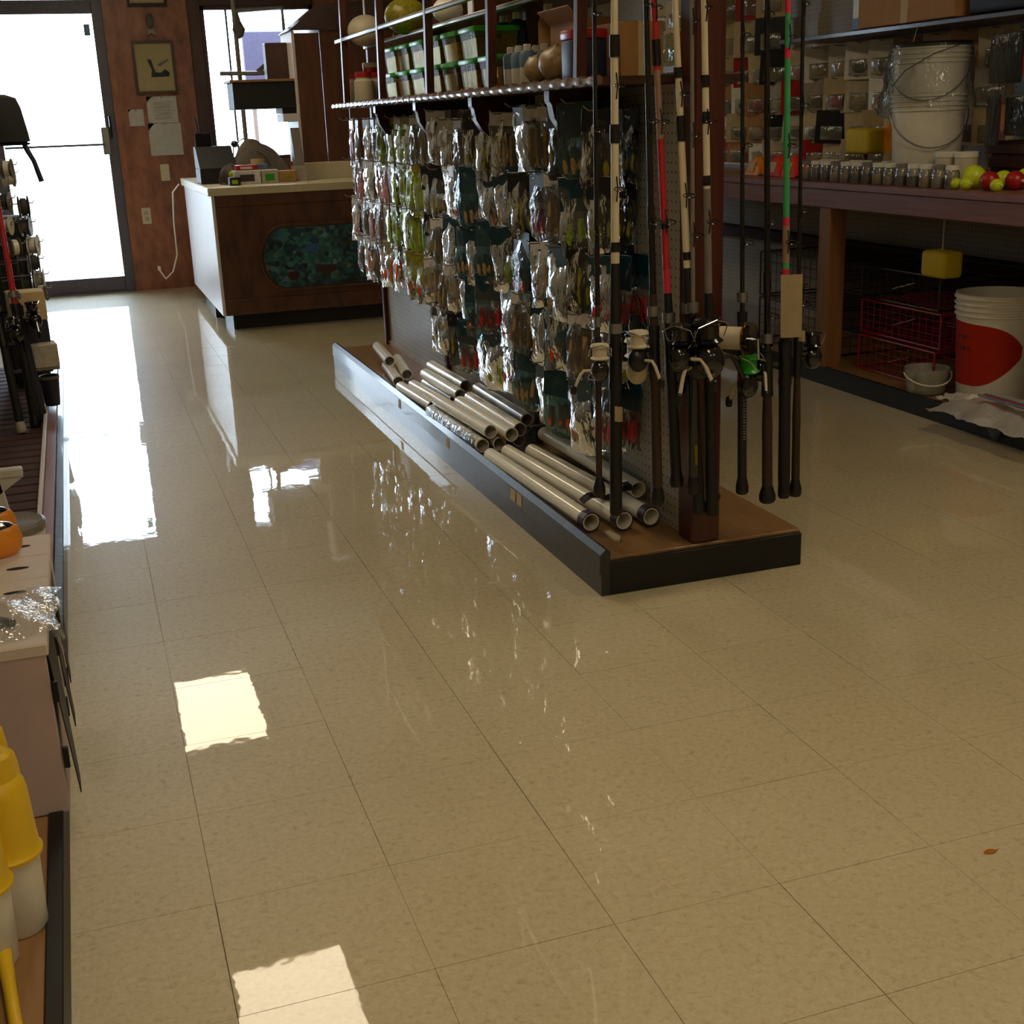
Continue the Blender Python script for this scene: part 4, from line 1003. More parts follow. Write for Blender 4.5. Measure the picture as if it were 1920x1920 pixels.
# ------------------------------------------------------------------ back wall fittings
yw = YB - 0.001
t = thing('framed_print', 'framed cream print with dark sketch on the wood wall', 'picture', (0.753, yw, 1.74))
wp(t, 'frame', MB().box(0.592, yw - 0.025, 1.54, 0.612, yw, 1.94).box(0.894, yw - 0.025, 1.54, 0.914, yw, 1.94).box(0.612, yw - 0.025, 1.54, 0.894, yw, 1.56).box(0.612, yw - 0.025, 1.92, 0.894, yw, 1.94), 'wood_dark')
pr = wp(t, 'print', MB().box(0.612, yw - 0.008, 1.56, 0.894, yw, 1.92), 'paper_cream')
wp(t, 'sketch', MB().prism([(0.70, 1.80), (0.73, 1.80), (0.745, 1.74), (0.76, 1.70), (0.80, 1.70), (0.83, 1.725), (0.865, 1.70), (0.86, 1.67), (0.72, 1.665), (0.73, 1.72)], 'y', yw - 0.0095, yw - 0.008), 'ink_dark', up=pr)
wp(t, 'sketch', MB().prism([(0.77, 1.76), (0.86, 1.80), (0.865, 1.79), (0.80, 1.745)], 'y', yw - 0.0095, yw - 0.008), 'blank_grey', up=pr)
wp(t, 'glass', MB().box(0.612, yw - 0.016, 1.56, 0.894, yw - 0.0145, 1.92), 'window_glass')
t = thing('framed_print', 'dark framed cream print at the top edge above the other print', 'picture', (0.75, yw, 2.30))
wp(t, 'frame', MB().box(0.60, yw - 0.025, 2.19, 0.62, yw, 2.50).box(0.88, yw - 0.025, 2.19, 0.90, yw, 2.50).box(0.62, yw - 0.025, 2.19, 0.88, yw, 2.215).box(0.62, yw - 0.025, 2.48, 0.88, yw, 2.50), 'kick_black'); wp(t, 'print', MB().box(0.62, yw - 0.008, 2.215, 0.88, yw, 2.48), 'paper_cream')
t = thing('fish_trophy', 'small bronze fish ornament hung above the framed print', 'ornament', (0.755, yw, 2.04)); wp(t, 'ornament_body', MB().ball((0.755, yw - 0.03, 2.08), (0.03, 0.025, 0.06), 12, 8), 'hat_brown'); wp(t, 'tail', MB().prism([(0.735, 2.03), (0.775, 2.03), (0.79, 1.975), (0.755, 1.99), (0.725, 1.975)], 'y', yw - 0.035, yw - 0.025), 'blank_grey')
for lab, x0, x1, z0, z1, m_, nm in [('small square white note left of the notices', 0.511, 0.627, 1.300, 1.428, 'paper_white', 'note'), ('printed grey notice just under the framed print', 0.660, 0.893, 1.318, 1.520, 'paper_white', 'notice'), ('large blank white sheet lowest on the wood wall', 0.650, 0.906, 1.066, 1.314, 'paper_white', 'notice')]:
    t = thing(nm, lab, 'paper', ((x0 + x1) / 2, yw, (z0 + z1) / 2)); s_ = wp(t, 'sheet', MB().sheet(lambda u, v: (x0 + (x1 - x0) * u, yw - 0.004 - 0.006 * math.sin(PI * u) * (1 - v), z0 + (z1 - z0) * v), 5, 5, 0.0012), m_)
    if 'grey' in lab:
        for k_ in range(6): wp(t, 'printed_line', MB().box(x0 + 0.05, yw - 0.0125, z0 + 0.03 + k_ * 0.024, x1 - 0.05, yw - 0.0115, z0 + 0.040 + k_ * 0.024), 'paper_grey', up=s_)
    wp(t, 'pin', MB().ball(((x0 + x1) / 2, yw - 0.008, z1 - 0.01), 0.006, 8, 6), 'steel')
t = thing('light_switch', 'cream light switch plate beside the counter end', 'switch', (0.742, yw, 0.93)); wp(t, 'plate', MB().box(0.706, yw - 0.006, 0.865, 0.778, yw, 0.998, 0.003), 'plastic_cream'); wp(t, 'toggle', MB().box(0.736, yw - 0.016, 0.92, 0.748, yw - 0.005, 0.945, 0.002), 'plastic_white')
t = thing('wall_outlet', 'cream socket plate low on the wood wall', 'outlet', (0.555, yw, 0.60)); wp(t, 'plate', MB().box(0.52, yw - 0.006, 0.533, 0.592, yw, 0.662, 0.003), 'plastic_cream')
for z in (0.575, 0.62): wp(t, 'receptacle', MB().box(0.54, yw - 0.009, z - 0.016, 0.572, yw - 0.005, z + 0.016, 0.002), 'paper_grey')
t = thing('power_cord', 'pale cord hanging down the counter end beside the wall', 'cord', (0.80, 10.3, 0.1)); wp(t, 'cord', MB().tube([(0.79, 10.28, 0.86), (0.74, 10.32, 0.80), (0.735, 10.5, 0.55), (0.74, 10.6, 0.3), (0.70, 10.7, 0.16), (0.64, 10.75, 0.10), (0.60, 10.8, 0.17)], 0.006, 6), 'paper_white'); wp(t, 'plug', MB().box(0.588, 10.79, 0.165, 0.612, 10.815, 0.20, 0.003), 'plastic_white')
t = thing('display_stand', 'tall grey metal display stand with curved arms before the window', 'stand', (1.30, 10.2, 0))
wp(t, 'pole', MB().cyl((1.335, 10.3, 0), (1.335, 10.3, 2.35), 0.018, n=10), 'blank_grey')
wp(t, 'base', MB().lathe([(0.16, 0), (0.16, 0.02), (0.02, 0.03)], (1.335, 10.3, 0), 18), 'blank_grey')
wp(t, 'arm', MB().tube([(1.335, 10.3, 2.10), (1.70, 10.3, 2.12), (1.70, 10.28, 1.85), (1.68, 10.26, 1.72), (1.60, 10.24, 1.655), (1.45, 10.24, 1.65), (1.18, 10.24, 1.655)], 0.017, 8), 'blank_grey')
wp(t, 'arm', MB().tube([(1.68, 10.27, 1.82), (1.46, 10.27, 1.655)], 0.017, 8), 'hat_brown')
wp(t, 'ornament', MB().lathe([(0.0, 0.0), (0.03, 0.02), (0.05, 0.07), (0.02, 0.13), (0.004, 0.2)], (1.36, 10.3, 1.90), 12), 'hat_brown')
t = thing('window_panel', 'pale lavender panel seen through the upper counter window', 'panel', (1.62, YB + 1.5, 0)); wp(t, 'panel', MB().box(1.66, YB + 1.5, 1.62, 2.2, YB + 1.53, 2.1, 0.01), 'lavender_panel'); wp(t, 'post', MB().box(1.70, YB + 1.51, -0.02, 1.74, YB + 1.55, 1.62), 'blank_grey')

# ------------------------------------------------------------------ long bench on the right
BX, BZ = 3.25, 0.928
bn = thing('long_bench', 'long wooden bench with deep fascia along the right wall', 'bench', (3.6, 4.8, 0))
wp(bn, 'bench_top', MB().box(BX - 0.01, 2.2, BZ - 0.03, 3.985, 8.4, BZ, 0.003), 'bench_wood')
wp(bn, 'fascia', MB().box(BX, 2.2, 0.815, BX + 0.035, 8.4, BZ - 0.03, 0.003), 'bench_wood')
for y in (2.9, 5.08, 7.1):
    wp(bn, 'leg', MB().box(BX + 0.005, y, 0.078, BX + 0.095, y + 0.09, 0.815, 0.003), 'leg_wood')
wp(bn, 'platform_deck', MB().box(BX + 0.02, 2.2, 0.062, 3.985, 8.4, 0.078, 0.002), 'plywood')
wp(bn, 'platform_lip', MB().box(BX, 2.2, 0, BX + 0.022, 8.4, 0.084, 0.002), 'kick_black')
pb = wp(bn, 'pegboard_back', MB().box(3.985, 2.2, 0.078, 3.998, 8.4, 2.5), 'pegboard_tan')
wp(bn, 'stretcher', MB().box(3.90, 2.2, 0.50, 3.985, 8.4, 0.56, 0.003), 'slat_wood')
wp(bn, 'upper_shelf', MB().box(3.62, 2.2, 1.575, 3.985, 6.2, 1.595, 0.002), 'wood_dark')


def bucket(x, y, z, r0, r1, h, lab, m_='plastic_white', lid=False, rings=True, cat='bucket', bail=True, inner='plastic_cream'):
    t = thing('bucket', lab, cat, (x, y, z))
    prof = [(r0 * 0.97, 0), (r0, 0.006)]
    def R(f): return r0 + (r1 - r0) * f
    if rings:
        for f in (0.81, 0.86, 0.91, 0.965): prof += [(R(f), h * f - 0.004), (R(f) + 0.007, h * f - 0.002), (R(f) + 0.007, h * f + 0.004), (R(f), h * f + 0.007)]
    prof += [(R(1), h), (R(1) + 0.004, h), (R(1) + 0.004, h - 0.002)] if False else [(R(1) + 0.003, h), (R(1) - 0.004, h), (r0 - 0.006, 0.01)]
    lp(t, 'bucket_body', MB().lathe(prof, n=36), m_)
    if lid: lp(t, 'lid', MB().lathe([(R(1) + 0.006, h - 0.012), (R(1) + 0.008, h + 0.004), (R(1), h + 0.010), (R(1) - 0.012, h + 0.006)], n=36), lid)
    if bail:
        a0 = bail if isinstance(bail, (int, float)) and not isinstance(bail, bool) else 0.5
        pts = []
        for i in range(15):
            a = PI * i / 14; pts.append(Vector((math.cos(a) * (R(0.82) + 0.01), 0, -math.sin(a) * h * 0.42)))
        rot = Matrix.Rotation(a0, 4, 'Z') @ Matrix.Rotation(0.5, 4, 'X')
        tilt = [Matrix.Rotation(a0, 4, 'Z') @ Vector((p.x, -math.sqrt(max(0, (R(0.7) + 0.012) ** 2 - p.x ** 2)) - 0.003, p.z)) + Vector((0, 0, h * 0.82)) for p in pts]
        lp(t, 'bail_handle', MB().tube(tilt, 0.0028 if rings else 0.0034, 6), 'steel' if rings else 'plastic_white')
    return t


b1 = bucket(3.50, 4.74, BZ, 0.135, 0.155, 0.37, 'lower white pail of the stacked pair on the bench', bail=-0.5)
b2 = bucket(3.50, 4.74, BZ + 0.19, 0.137, 0.157, 0.37, 'upper white pail with black lid nested on the bench stack', lid='rubber_black', bail=-0.75)
t = thing('plastic_bag', 'clear plastic bag drooping over the stacked pails', 'plastic bag', (3.50, 4.74, BZ + 0.4)); mb = MB(); rg = random.Random(11); rings = []
for i in range(9):
    z = 0.16 - 0.26 * i / 8; ring = []
    for k_ in range(26):
        a = 2 * PI * k_ / 26; r_ = 0.166 + 0.004 * i * (1 + 0.4 * math.sin(3 * a)) + rg.uniform(-.003, .006); ring.append(mb.bm.verts.new((r_ * math.cos(a), r_ * math.sin(a), z + (0.035 * math.sin(2 * a + 1) if i > 5 else 0))))
    rings.append(ring)
mb.loft(rings, False, False); lp(t, 'bag_film', mb, 'clear_film'); lp(t, 'draw_cord', MB().tube([(-0.175, 0.02, 0.0), (-0.17, -0.06, 0.06), (-0.10, -0.15, 0.12), (0.0, -0.175, 0.15)], 0.002, 5), 'ink_dark')
t = thing('yellow_float', 'yellow foam block float standing on the bench behind the jars', 'float', (3.52, 5.2, 1.0))
wp(t, 'block', MB().box(3.47, 5.13, 1.04, 3.57, 5.32, 1.155, 0.018, 3), 'yellow_foam'); wp(t, 'stand_dowel', MB().cyl((3.52, 5.22, BZ), (3.52, 5.22, 1.045), 0.012, n=10), 'leg_wood')
t = thing('yellow_float', 'yellow foam block float hanging under the bench', 'float', (3.42, 4.47, 0.6))
wp(t, 'block', MB().box(3.37, 4.40, 0.555, 3.47, 4.56, 0.665, 0.018, 3), 'yellow_foam'); wp(t, 'cord', MB().cyl((3.42, 4.48, 0.66), (3.42, 4.48, 0.90), 0.003, n=6), 'plastic_cream')
# small clear jars in rows along the bench edge
k_ = 0
for q in range(14):
    y = 5.36 - q * 0.082
    for s in range(2):
        if s == 1 and q > 8: continue
        x = 3.30 + 0.10 * s
        h = 0.075
        t = thing('small_jar', f'{["front", "rear"][s]} row small clear jar, {ORD[q + 1]} from the orange packets on the bench', 'jar', (x, y, BZ), 'small clear jars along the bench edge')
        lp(t, 'jar_body', MB().lathe([(0.026, 0), (0.03, 0.006), (0.03, h * 0.8), (0.025, h * 0.92), (0.025, h)], n=14), 'jar_plastic')
        lp(t, 'contents', MB().lathe([(0.024, 0.004), (0.026, 0.008), (0.026, h * 0.55)], n=12), ['paper_grey', 'hat_brown', 'ink_dark', 'paper_cream'][(q + s) % 4])
        lp(t, 'lid', MB().lathe([(0.028, h - 0.002), (0.028, h + 0.014), (0.025, h + 0.016)], n=14), 'plastic_white' if (q + s) % 3 else 'blank_grey')
for q, (x, y) in enumerate([(3.44, 4.52), (3.46, 4.42)]):
    t = thing('powder_tub', f'{["left", "right"][q]} tall pale tub beside the lime floats on the bench', 'tub', (x, y, BZ)); lp(t, 'tub_body', MB().lathe([(0.04, 0), (0.045, 0.006), (0.045, 0.11), (0.04, 0.115)], n=18), 'plastic_cream'); lp(t, 'lid', MB().lathe([(0.047, 0.112), (0.047, 0.132), (0.042, 0.135)], n=18), 'plastic_white')
# lime and red round floats
FL = [(3.36, 4.24, 0.045, 'lime_plastic', 'largest lime float at the left of the float pile'), (3.30, 4.27, 0.022, 'lime_plastic', 'tiny lime float left of the pile on the bench edge'), (3.295, 4.20, 0.024, 'lime_plastic', 'small lime float in front of the largest lime float'),
      (3.33, 4.11, 0.036, 'red_plastic', 'front red float of the pile on the bench'), (3.42, 4.14, 0.035, 'lime_plastic', 'lime float behind the front red float'), (3.40, 4.05, 0.036, 'red_plastic', 'red float at the right frame edge of the pile'),
      (3.48, 4.08, 0.04, 'lime_plastic', 'rear lime float of the float pile'), (3.30, 4.03, 0.024, 'lime_plastic', 'small lime float before the right red float')]
for x, y, r, c, lab in FL:
    t = thing('round_float', lab, 'float', (x, y, BZ)); lp(t, 'float_body', MB().ball((0, 0, r), (r, r * 1.12, r), 16, 10), c); lp(t, 'stem', MB().cyl((0, -r * 1.1, r), (0, -r * 1.35, r), r * 0.16, n=8), 'plastic_white')
# orange packets at the far end of the visible bench
for q, (x, y, h, c, lab) in enumerate([(3.40, 5.62, 0.10, 'orange_paper', 'orange crinkled packet nearest the clear jars'), (3.42, 5.80, 0.10, 'orange_paper', 'middle orange crinkled packet on the far bench'), (3.40, 5.98, 0.09, 'orange_plastic', 'pale orange packet farthest along the bench')]):
    t = thing('packet', lab, 'packet', (x, y, BZ)); rg = random.Random(60 + q); mb = MB().sheet(lambda u, v: (-0.06 + 0.12 * u, -0.08 + 0.16 * v, 0.003 + h * (math.sin(PI * u) * math.sin(PI * v)) ** 0.6 + rg.uniform(0, 0.012) * (0 < u < 1)), 8, 8); lp(t, 'packet_body', mb, c, smooth=False); lp(t, 'label_strip', MB().quadbox([(-0.062, -0.03, 0.02), (-0.058, -0.03, 0.02), (-0.058, 0.03, 0.02), (-0.062, 0.03, 0.02), (-0.045, -0.03, 0.07), (-0.04, -0.03, 0.07), (-0.04, 0.03, 0.07), (-0.045, 0.03, 0.07)]), 'paper_cream')
# goods hanging on the pegboard back above the bench
rg = random.Random(21)
hang = []
CH = ['paper_cream', 'paper_grey', 'plastic_cream', 'tag_cream', 'paper_white', 'brown_carton']
CN = {'paper_cream': 'cream', 'paper_grey': 'grey', 'plastic_cream': 'ivory', 'tag_cream': 'pale tan', 'paper_white': 'white', 'brown_carton': 'tan', 'black_card': 'black', 'red_plastic': 'red'}
pe = MB().tube([(3.985, 0, 0), (3.80, 0, 0.002), (3.79, 0, 0.012)], 0.0025, 5).mesh('peg_hook'); pe.materials.append(MATS['steel'])
for r_ in range(4):
    zt = [1.545, 1.385, 1.22, 1.075][r_]
    for c_ in range(13):
        y = 7.15 - c_ * 0.20 + rg.uniform(-.01, .01)
        if r_ == 3 and c_ > 10: continue
        h_ = [0.165, 0.165, 0.15, 0.125][r_]; w_ = rg.uniform(0.16, 0.20)
        col = rg.choice(CH) if rg.random() > 0.16 else rg.choice(['black_card', 'red_plastic'])
        x = 3.83 + rg.uniform(-.02, .02)
        t = thing('hanging_pack', f'{CN[col]} carded pack over the bench, {ORD[r_ + 1]} row down, {ORD[c_ + 1]} from the far end', 'carded pack', (x, y, zt), 'carded packs on the bench pegboard', (rg.uniform(-.06, .06), rg.uniform(-.04, .04), rg.uniform(0.25, 0.85)))
        lp(t, 'card', MB().box(-0.002, -w_ / 2, -h_, 0.002, w_ / 2, 0.015, 0.001), col)
        lp(t, 'blister', MB().box(-0.02, -w_ * 0.33, -h_ * 0.9, -0.002, w_ * 0.33, -h_ * 0.42, 0.008, 2), 'jar_plastic')
        lp(t, 'contents', MB().ball((-0.008, 0, -h_ * 0.66), (0.006, w_ * 0.24, h_ * 0.16), 10, 6), rg.choice(['hat_brown', 'ink_dark', 'olive_bait', 'paper_cream', 'red_bait']))
        h = link('peg_hook', pe, None, pb); h.location = Vector((0, y, zt + 0.006)) - bn.location
for c_ in range(7):
    for r_ in range(2):
        y = 8.1 - c_ * 0.24; zt = [1.93, 1.73][r_]; col = ['paper_cream', 'tag_cream', 'black_card', 'paper_grey', 'olive_bait', 'red_plastic', 'paper_cream'][(c_ + 3 * r_) % 7]
        t = thing('hanging_pack', f'large high hung {CN.get(col, "mustard")} pack over the far bench, {["upper", "lower"][r_]} row, {ORD[c_ + 1]} along', 'carded pack', (3.84, y, zt), 'carded packs on the bench pegboard', (0, 0, rg.uniform(0.3, 0.8)))
        lp(t, 'card', MB().box(-0.002, -0.10, -0.185, 0.002, 0.10, 0.012, 0.001), col); lp(t, 'blister', MB().box(-0.02, -0.06, -0.16, -0.002, 0.06, -0.07, 0.008, 2), 'jar_plastic')
        h = link('peg_hook', pe, None, pb); h.location = Vector((0, y, zt + 0.004)) - bn.location
t = thing('wader_box', 'large tan carton on the upper shelf over the bench', 'carton', (3.75, 5.05, 1.595)); wp(t, 'carton_body', MB().box(3.58, 4.72, 1.597, 3.95, 5.42, 1.90, 0.003), 'brown_carton'); wp(t, 'tape', MB().box(3.5795, 5.04, 1.5975, 3.5805, 5.09, 1.90), 'tag_cream')
t = thing('blue_box', 'narrow blue box beside the tan carton on the upper shelf', 'box', (3.70, 5.50, 1.595)); wp(t, 'box_body', MB().box(3.62, 5.45, 1.597, 3.90, 5.53, 1.86, 0.003), 'blue_plastic'); wp(t, 'label_panel', MB().box(3.6185, 5.46, 1.65, 3.6205, 5.52, 1.75), 'plastic_white')
t = thing('dark_case', 'black case on the upper shelf near the frame edge', 'case', (3.75, 4.35, 1.595)); wp(t, 'case_body', MB().box(3.60, 4.05, 1.597, 3.95, 4.66, 1.95, 0.02, 2), 'black_paint'); wp(t, 'handle', MB().tube([(3.595, 4.25, 1.80), (3.57, 4.27, 1.80), (3.57, 4.42, 1.80), (3.595, 4.44, 1.80)], 0.008, 6), 'rubber_black')
t = thing('orange_tag', 'small orange price square hanging just left of the black pail lid', 'price tag', (3.60, 5.06, 1.50)); wp(t, 'card', MB().box(3.60, 4.98, 1.455, 3.603, 5.05, 1.515), 'orange_paper'); wp(t, 'string', MB().cyl((3.601, 5.015, 1.515), (3.62, 5.015, 1.58), 0.0015, n=5), 'plastic_cream')
t = thing('line_spool_jug', 'pale yellow jug with green bands standing behind the pails', 'jug', (3.62, 5.12, BZ)); lp(t, 'jug_body', MB().lathe([(0.06, 0), (0.065, 0.008), (0.065, 0.40), (0.045, 0.47), (0.025, 0.50)], n=20), 'paper_cream')
for z in (0.30, 0.40): lp(t, 'band', MB().lathe([(0.0656, z), (0.0656, z + 0.05)], n=20), 'green_lid')
lp(t, 'logo_patch', MB().lathe([(0.0657, 0.12), (0.0657, 0.24)], n=20), 'orange_plastic'); lp(t, 'cap', MB().lathe([(0.028, 0.5), (0.028, 0.53), (0.02, 0.535)], n=14), 'plastic_white')
for q, (y, z, c, lab) in enumerate([(4.36, 1.34, 'red_plastic', 'upper red packaged net at the right frame edge'), (4.40, 1.10, 'red_plastic', 'red strip pack left of the yellow pack'), (4.28, 1.14, 'olive_bait', 'olive yellow pack at the right frame edge')]):
    t = thing('net_pack', lab, 'pack', (3.60, y, z)); w_ = [0.16, 0.05, 0.14][q]; h_ = [0.15, 0.16, 0.11][q]; x_ = [3.58, 3.57, 3.60][q]
    wp(t, 'card', MB().box(x_, y - w_ / 2, z, x_ + 0.01, y + w_ / 2, z + h_, 0.002), c); wp(t, 'film', MB().box(x_ - 0.02, y - w_ / 2 - 0.01, z - 0.02, x_ - 0.002, y + w_ / 2 + 0.01, z + h_ + 0.02, 0.006, 2), 'smoke_film')
    wp(t, 'hang_wire', MB().tube([(x_ + 0.005, y, z + h_), (x_ + 0.02, y, 1.55), (3.70, y, 1.575)], 0.002, 5), 'wire_black')
t = thing('dark_crate', 'dark brown crate on the bench right of the pails', 'crate', (3.72, 4.25, BZ)); lp(t, 'crate_body', MB().box(-0.10, -0.20, 0, 0.18, 0.22, 0.17, 0.004), 'slat_wood')
for z in (0.03, 0.085, 0.14): lp(t, 'slat', MB().box(-0.112, -0.20, z - 0.02, -0.101, 0.22, z + 0.02, 0.002), 'wood_dark')
t = thing('tape_measure_jar', 'cream low tub just behind the small jars', 'tub', (3.52, 4.95, BZ)); lp(t, 'tub_body', MB().lathe([(0.05, 0), (0.055, 0.005), (0.055, 0.07), (0.05, 0.075)], n=18), 'paper_cream'); lp(t, 'lid', MB().lathe([(0.057, 0.072), (0.057, 0.085), (0.05, 0.088)], n=18), 'plastic_cream')

# ---- under the bench
lb = bucket(3.50, 4.20, 0.0785, 0.145, 0.17, 0.44, 'tall white bucket with orange sign under the bench', bail=False)
def osign(u, v):
    a = math.radians(150 + 118 * u)     # wraps round the bucket towards the viewer
    lo = 0.075 + 0.12 * max(0, (u - 0.4) / 0.6) ** 1.9; hi = 0.335 - 0.02 * u - 0.075 * max(0, (u - 0.45) / 0.55) ** 3.0
    z = lo + (hi - lo) * v
    r_ = 0.145 + 0.025 * z / 0.44 + 0.0012
    return (r_ * math.cos(a), r_ * math.sin(a), z)
sg = lp(lb, 'orange_sign', MB().sheet(osign, 14, 8, 0.001), 'orange_paper')
for (u0, v0, n_) in ((0.14, 0.74, 3), (0.10, 0.56, 4)):
    for q in range(n_):
        u = u0 + q * 0.075; p0 = Vector(osign(u, v0)); p1 = Vector(osign(u, v0 + 0.07)); p2 = Vector(osign(u + 0.04, v0 + 0.07)); p3 = Vector(osign(u + 0.04, v0))
        off = Vector((p0.x, p0.y, 0)).normalized() * 0.0016
        lp(lb, 'handwritten_mark', MB().tube([p0 + off, p1 + off, (p2 + p3) / 2 + off, p3 + off][:3 + q % 2], 0.0016, 5), 'ink_dark')
sb = bucket(3.335, 4.42, 0.0845, 0.078, 0.092, 0.105, 'small clear open pail with white handle on the bench platform', m_='bucket_clear', rings=False, bail=-0.35)
for q, (x, y, z, c) in enumerate([(-0.02, 0.01, 0.07, 'blue_label'), (0.03, -0.02, 0.065, 'hat_brown'), (0.0, 0.04, 0.06, 'ink_dark')]):
    lp(sb, 'lead_weights', MB().ball((x, y, z), (0.032, 0.028, 0.02), 10, 7), c)


def trap(x0, y0, z0, x1, y1, z1, m_, lab, nx=7, ny=12, nz=5):
    t = thing('crab_trap', lab, 'trap', ((x0 + x1) / 2, (y0 + y1) / 2, z0)); r = 0.0045
    mb = MB()
    for a, b_ in (((x0, y0), (x1, y0)), ((x1, y0), (x1, y1)), ((x1, y1), (x0, y1)), ((x0, y1), (x0, y0))):
        for z in (z0 + r, z1): mb.cyl((a[0], a[1], z), (b_[0], b_[1], z), r, n=6)
        mb.cyl((a[0], a[1], z0), (a[0], a[1], z1), r, n=6)
    wp(t, 'frame', mb, m_)
    mb = MB(); rr = 0.0017
    for k in range(1, ny):
        y = y0 + (y1 - y0) * k / ny; mb.cyl((x0, y, z0), (x0, y, z1), rr, n=4).cyl((x0, y, z1), (x1, y, z1), rr, n=4).cyl((x1, y, z0), (x1, y, z1), rr, n=4)
    for k in range(1, nz):
        z = z0 + (z1 - z0) * k / nz; mb.cyl((x0, y0, z), (x0, y1, z), rr, n=4).cyl((x0, y0, z), (x1, y0, z), rr, n=4).cyl((x1, y0, z), (x1, y1, z), rr, n=4)
    for k in range(1, nx):
        x = x0 + (x1 - x0) * k / nx; mb.cyl((x, y0, z1), (x, y1, z1), rr, n=4).cyl((x, y0, z0), (x, y0, z1), rr, n=4)
    o = wp(t, 'wire_mesh', mb, m_); o['kind'] = 'stuff'
    wp(t, 'funnel', MB().tube([(x0 + 0.004, (y0 + y1) / 2 - 0.05, z0 + 0.05), (x0 + 0.09, (y0 + y1) / 2, z0 + 0.09), (x0 + 0.004, (y0 + y1) / 2 + 0.06, z0 + 0.06)], 0.003, 5), 'chrome')


trap(3.40, 4.46, 0.079, 3.88, 5.02, 0.235, 'wire_red', 'lower red wire crab trap under the bench')
trap(3.42, 4.46, 0.245, 3.88, 5.04, 0.395, 'wire_red', 'upper red wire crab trap stacked under the bench')
trap(3.42, 4.48, 0.405, 3.88, 5.05, 0.55, 'wire_black', 'black wire crab trap on top of the red traps')
trap(3.40, 5.30, 0.079, 3.88, 5.95, 0.30, 'wire_black', 'black wire crab trap behind the bench leg')
trap(3.40, 5.30, 0.31, 3.88, 5.95, 0.54, 'wire_black', 'second black wire trap stacked behind the bench leg')
t = thing('dark_board', 'dark stained plank leaning behind the crab traps', 'plank', (3.9, 4.9, 0.079)); wp(t, 'plank_face', MB().box(3.895, 3.6, 0.079, 3.92, 6.0, 0.49, 0.003), 'slat_wood')
# clear bags of rope on the platform edge
rg = random.Random(3)
def crump(x0, y0, w_, l_, h_, seed):
    rg2 = random.Random(seed); ph = [rg2.uniform(0, 6) for _ in range(4)]
    return lambda u, v: (x0 + w_ * u + 0.01 * math.sin(v * 17 + ph[0]), y0 + l_ * v + 0.012 * math.sin(u * 15 + ph[1]),
                         0.088 + h_ * (max(0, math.sin(PI * u) * math.sin(PI * v)) ** 0.5) + 0.012 * abs(math.sin(u * 11 + ph[2]) * math.sin(v * 13 + ph[3])) + rg2.uniform(0, 0.006))
t = thing('rope_bag', 'clear crinkled bag of cream rope overhanging the black platform lip', 'plastic bag', (3.3, 3.85, 0.088))
wp(t, 'bag_film', MB().sheet(crump(3.11, 3.50, 0.36, 0.62, 0.06, 3), 20, 30), 'milky_film')
mb = MB()
for q in range(9):
    y = 3.58 + 0.06 * q; mb.tube([(3.22 + 0.02 * math.sin(q), y, 0.10), (3.30, y + 0.02, 0.118 + 0.006 * (q % 3)), (3.40, y - 0.02, 0.118), (3.46, y + 0.01, 0.10)], 0.013, 6)
wp(t, 'rope_coil', mb, 'plastic_white')
wp(t, 'bag_corner', MB().prism([(3.19, 3.80), (3.20, 3.93), (3.165, 3.86)], 'z', 0.085, 0.086) if False else MB().sheet(lambda u, v: (3.236 - 0.004 * math.sin(v * 5), 3.86 + 0.13 * (u - 0.5) * (1 - 0.75 * v), 0.092 - 0.085 * v), 5, 6), 'clear_film')
t = thing('tool_card', 'red blade with blue-grey edges lying on the rope bag', 'tool', (3.215, 3.7, 0.17))
wp(t, 'blade', MB().quadbox([(3.218, 3.93, 0.168), (3.242, 3.93, 0.168), (3.225, 3.50, 0.176), (3.190, 3.50, 0.176), (3.218, 3.93, 0.176), (3.242, 3.93, 0.176), (3.225, 3.50, 0.184), (3.190, 3.50, 0.184)]), 'red_plastic')
for xa, xb in ((3.214, 3.186), (3.246, 3.230)): wp(t, 'edge_strip', MB().tube([(xa, 3.935, 0.174), (xb, 3.50, 0.182)], 0.005, 6), 'blue_label')
t = thing('rope_bag', 'folded clear bag with faint red print behind the rope bag', 'plastic bag', (3.4, 4.12, 0.088)); wp(t, 'bag_film', MB().sheet(crump(3.27, 4.03, 0.14, 0.24, 0.022, 9), 10, 14), 'milky_film'); wp(t, 'red_print', MB().box(3.31, 4.10, 0.0795, 3.36, 4.18, 0.082), 'orange_paper')

# ------------------------------------------------------------------ left display rack
LX = -0.16
lf = thing('floor_rack', 'low plywood display platform with black edge along the left wall', 'platform', (-0.5, 3.5, 0))
wp(lf, 'deck', MB().box(XL + 0.005, -0.6, 0.066, LX - 0.026, 3.22, 0.08, 0.002), 'plywood')
wp(lf, 'edge_lip', MB().box(LX - 0.026, -0.6, 0, LX, 3.22, 0.086, 0.002), 'kick_black')
wp(lf, 'far_edge', MB().box(LX - 0.026, 3.22, 0, LX, 7.3, 0.086, 0.002), 'lip_grey')
wp(lf, 'edge_board', MB().box(LX - 0.062, 3.22, 0.0, LX - 0.027, 7.3, 0.096, 0.002), 'bench_wood')
wp(lf, 'rub_strip', MB().box(LX - 0.078, 3.22, 0.0, LX - 0.063, 7.3, 0.112, 0.003), 'laminate_white')
q = 0; y = 3.24
while y < 7.2:
    wp(lf, 'slat', MB().box(XL + 0.02, y, 0.05, LX - 0.08, y + 0.092, 0.075, 0.003), 'slat_wood'); y += 0.108
wp(lf, 'slat_bearer', MB().box(XL + 0.02, 3.22, 0.0, LX - 0.08, 7.3, 0.05), 'hat_brown')
